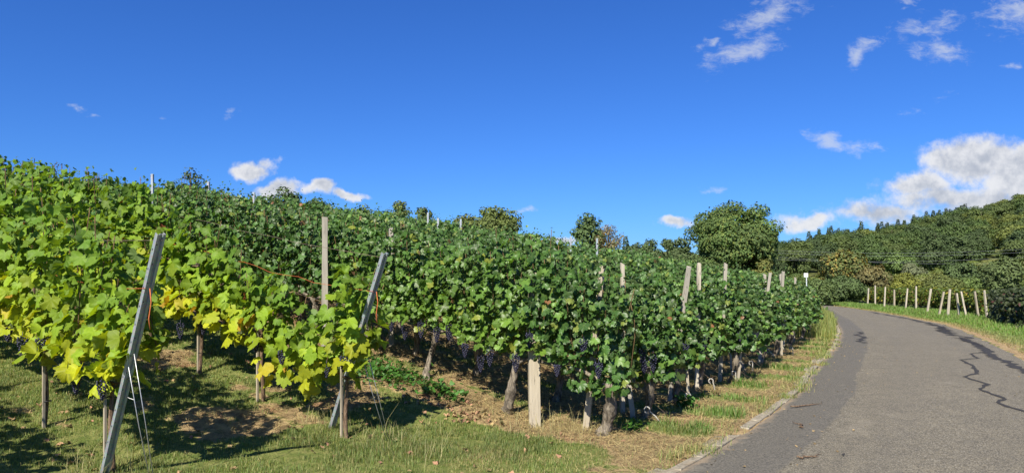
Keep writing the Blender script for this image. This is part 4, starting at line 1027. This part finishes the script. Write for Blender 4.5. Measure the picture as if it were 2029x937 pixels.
def put(pair, name, label, cat, x, y, s, group, wide=1., rz=0.):
    t = thing(name, label, cat, (x, y, float(Z(x, y)) - .02 * s), rz, group); t.scale = (s * wide, s * wide, s)
    obj('trunk', pair[0], None, t); obj('crown', pair[1], None, t)
x = (1240 - 1014.5) / 1396 * 90; put(CON[0], 'conifer', 'single dark conifer on the skyline right of the brown shrub', 'conifer', x, 90., EYE + (547 - 465) / 1396 * 90 - float(Z(x, 90)), None)
FC = [((.026, .05, .010), 'dark green'), ((.062, .088, .013), 'olive green'), ((.115, .13, .016), 'yellowish green'), ((.019, .04, .011), 'deep green'), ((.042, .082, .011), 'mid green')]
FT = [tree_meshes(800 + i, 1., .46, .12, .05, 24, 0, pal_of(c), 'round', .75, limb=False) for i, (c, _) in enumerate(FC)]
rng = random.Random(21); pts = []
tries = 0
while len(pts) < 290 and tries < 40000:
    tries += 1
    y = rng.uniform(165, 372); t = rng.uniform(.36, .80); x = t * y
    if all((x - a) ** 2 + (y - b) ** 2 > 34 for a, b in pts): pts.append((x, y))
for i, (x, y) in enumerate(sorted(pts, key=lambda p: p[1])):
    t = x / y; ridge = y > 325
    if ridge and .40 < t < .64 and rng.random() < .7:
        put(CON[i % 3], 'conifer', 'dark conifer on the wooded ridge line', 'conifer', x, y, rng.uniform(8, 12), 'conifers along the ridge', 1.15, rng.uniform(0, 6))
    else:
        k = rng.choice([0, 0, 1, 1, 2, 3, 3, 4, 4]); put(FT[k], 'broadleaf_tree', '%s tree in the dense wood covering the hillside' % FC[k][1], 'tree', x, y, rng.uniform(6.5, 10.5), 'trees of the hillside wood', rng.uniform(.95, 1.3), rng.uniform(0, 6))
rng2 = random.Random(5)
for i in range(44):
    t = .42 + .23 * i / 44 + rng2.uniform(-.006, .006); y = 378 + rng2.uniform(-4, 6); x = t * y
    put(CON[i % 3], 'conifer', 'dark conifer on the wooded ridge line', 'conifer', x, y, rng2.uniform(12, 17), 'conifers along the ridge', 1.0, rng2.uniform(0, 6))
SC = [(.14, .17, .03), (.19, .195, .055), (.09, .14, .025)]
ST = [tree_meshes(840 + i, 1., .62, .02, .075, 16, 0, pal_of(c), 'round', .75, limb=False) for i, c in enumerate(SC)]
SL = ['olive', 'pale olive', 'green']; pts = []; tries = 0
while len(pts) < 105 and tries < 9000:
    tries += 1; y = rng.uniform(84, 172); t = rng.uniform(.40, .80); x = t * y
    if all((x - a) ** 2 + (y - b) ** 2 > 14 for a, b in pts): pts.append((x, y))
for i, (x, y) in enumerate(pts):
    k = rng.randrange(3); put(ST[k], 'shrub', '%s shrub on the open slope below the wood' % SL[k], 'shrub', x, y, rng.uniform(1.4, 3.4), 'shrubs on the open slope', rng.uniform(.9, 1.4), rng.uniform(0, 6))

# ------------------------------------------------------------------ the field beyond the road
RP = [(1719, 604, 1721, 569), (1734, 606, 1734, 565), (1752, 611, 1754, 568), (1772, 605, 1772, 569), (1794, 615, 1798, 571), (1815, 616, 1815, 567), (1837, 622, 1846, 571), (1860, 626, 1870, 575), (1878, 626, 1883, 571), (1901, 624, 1896, 576), (1915, 626, 1905, 573), (1939, 627, 1931, 573), (1956, 629, 1949, 571)]
RD = [62.5, 61.5, 55.5, 57.5, 51.7, 50.9, 46.5, 43.0, 42.6, 42.6, 41.8, 41.2, 40.4]
RO = ['first', 'second', 'third', 'fourth', 'fifth', 'sixth', 'seventh', 'eighth', 'ninth', 'tenth', 'eleventh', 'twelfth', 'last']
for i, ((bx, by, tx, ty), d) in enumerate(zip(RP, RD)):
    x = (bx - 1014.5) / 1396 * d; z = float(Z(x, d)); h = (by - ty) / 1396 * d; dx = (tx - bx) / 1396 * d
    o = wood_post('%s pale field post beyond the road, counted from the bend' % RO[i], 0, 0, h, (math.atan2(dx, h), 0), (.10, .09), 'wood_tan' if i % 4 == 3 else 'wood_pale', 'field posts beyond the road', seed=300 + i)
    o.location = (x, d, z)
def pal_field(h, rs):
    K = len(h); c = np.array([.10, .14, .024]) * rs.uniform(.5, 1.5, (K, 1)); k = rs.rand(K); c[k > .85] = (.24, .22, .03); c[k < .05] = (.16, .08, .04); return c
def pal_dark(h, rs):
    K = len(h); c = np.array([.035, .05, .02]) * rs.uniform(.5, 1.5, (K, 1)); k = rs.rand(K); c[k > .97] = (.07, .03, .025); return c
FF = [fmesh(foliage(700 + i, -.8, .8, 1.65, .3, .3, 12, 200, .22, pal_field, LEAF_C, 0), M['leaf_far']) for i in range(3)]
DF = [fmesh(foliage(720 + i, -.8, .8, 1.7, .1, .4, 14, 300, .2, pal_dark, LEAF_C, 0), M['leaf_far']) for i in range(5)]
FT2 = gnarly(99, .5, .06); FT2.materials.append(M['bark_old'])
rng = random.Random(31)
for i, (px, d) in enumerate([(p, 66 - (p - 1725) * .118) for p in range(1722, 1965, 13)]):
    for j in range(3):
        d3 = d + 3.2; x = (px - 1014.5) / 1396 * d3 + j * .9; y = d3 + j * 1.7
        t = thing('grapevine', 'yellow green vine of the far field behind the pale posts', 'grapevine', (x, y, float(Z(x, y))), rng.uniform(-.4, .4) + .9, 'vines of the far field')
        obj('foliage', FF[(i + j) % 3], None, t); obj('trunk', FT2, None, t)
for i, (px, d) in enumerate(((2000, 36), (2012, 34), (2026, 32), (2042, 30.5), (2058, 29), (2076, 27.5))):
    for j in range(2):
        x = (px - 1014.5) / 1396 * d + j * .7; y = d + j * 1.2
        t = thing('grapevine', ['%s dark leaved vine at the right edge beside the grass verge' % w_ for w_ in ('first', 'second', 'third', 'fourth', 'fifth', 'sixth')][i] + (', front line' if j == 0 else ', back line'), 'grapevine', (x, y, float(Z(x, y))), -.95 + rng.uniform(-.5, .5) + (3.14 if i % 2 else 0), 'dark vines at the right edge')
        obj('foliage', DF[(i * 2 + j) % 5], None, t); obj('trunk', FT2, None, t)
# white sign on its pole by the bend
d = 36.; x = (1600 - 1014.5) / 1396 * d; z = float(Z(x, d)); t = thing('road_sign', 'small white square sign on a thin pole behind the last vines', 'sign', (x, d, z))
zt = EYE + (547 - 541) / 1396 * d - z
mb = MB(); mb.tube([(0, 0, -.2), (-.06, 0, zt)], .032, 8); obj('pole', mb.mesh('pole', True), M['galv'], t)
mb = MB(); mb.box((-.10, -.05, zt - .10), (.21, .012, .20)); obj('sign_plate', mb.mesh('sign_plate'), M['white_paint'], t)
mb = MB(); mb.box((-.10, -.058, zt - .08), (.05, .003, .05)); obj('emblem', mb.mesh('emblem'), M['wire'], t)
# overhead lines over the valley
for i, (ya, yb) in enumerate(((494, 488), (499, 494), (506, 517), (512, 503))):
    d1, d2 = 125., 118.
    A = Vector(((1500 - 1014.5) / 1396 * d1, d1, EYE + (547 - ya) / 1396 * d1)); B = Vector(((2120 - 1014.5) / 1396 * d2, d2, EYE + (547 - yb) / 1396 * d2))
    wire(['topmost', 'second', 'third', 'lowest'][i] + ' thin overhead line crossing before the wooded hill', [tuple(A.lerp(B, t) - Vector((0, 0, .9 * 4 * t * (1 - t)))) for t in np.linspace(0, 1, 16)], .013, 'wire', 'overhead_line', 'power line', 'overhead lines')
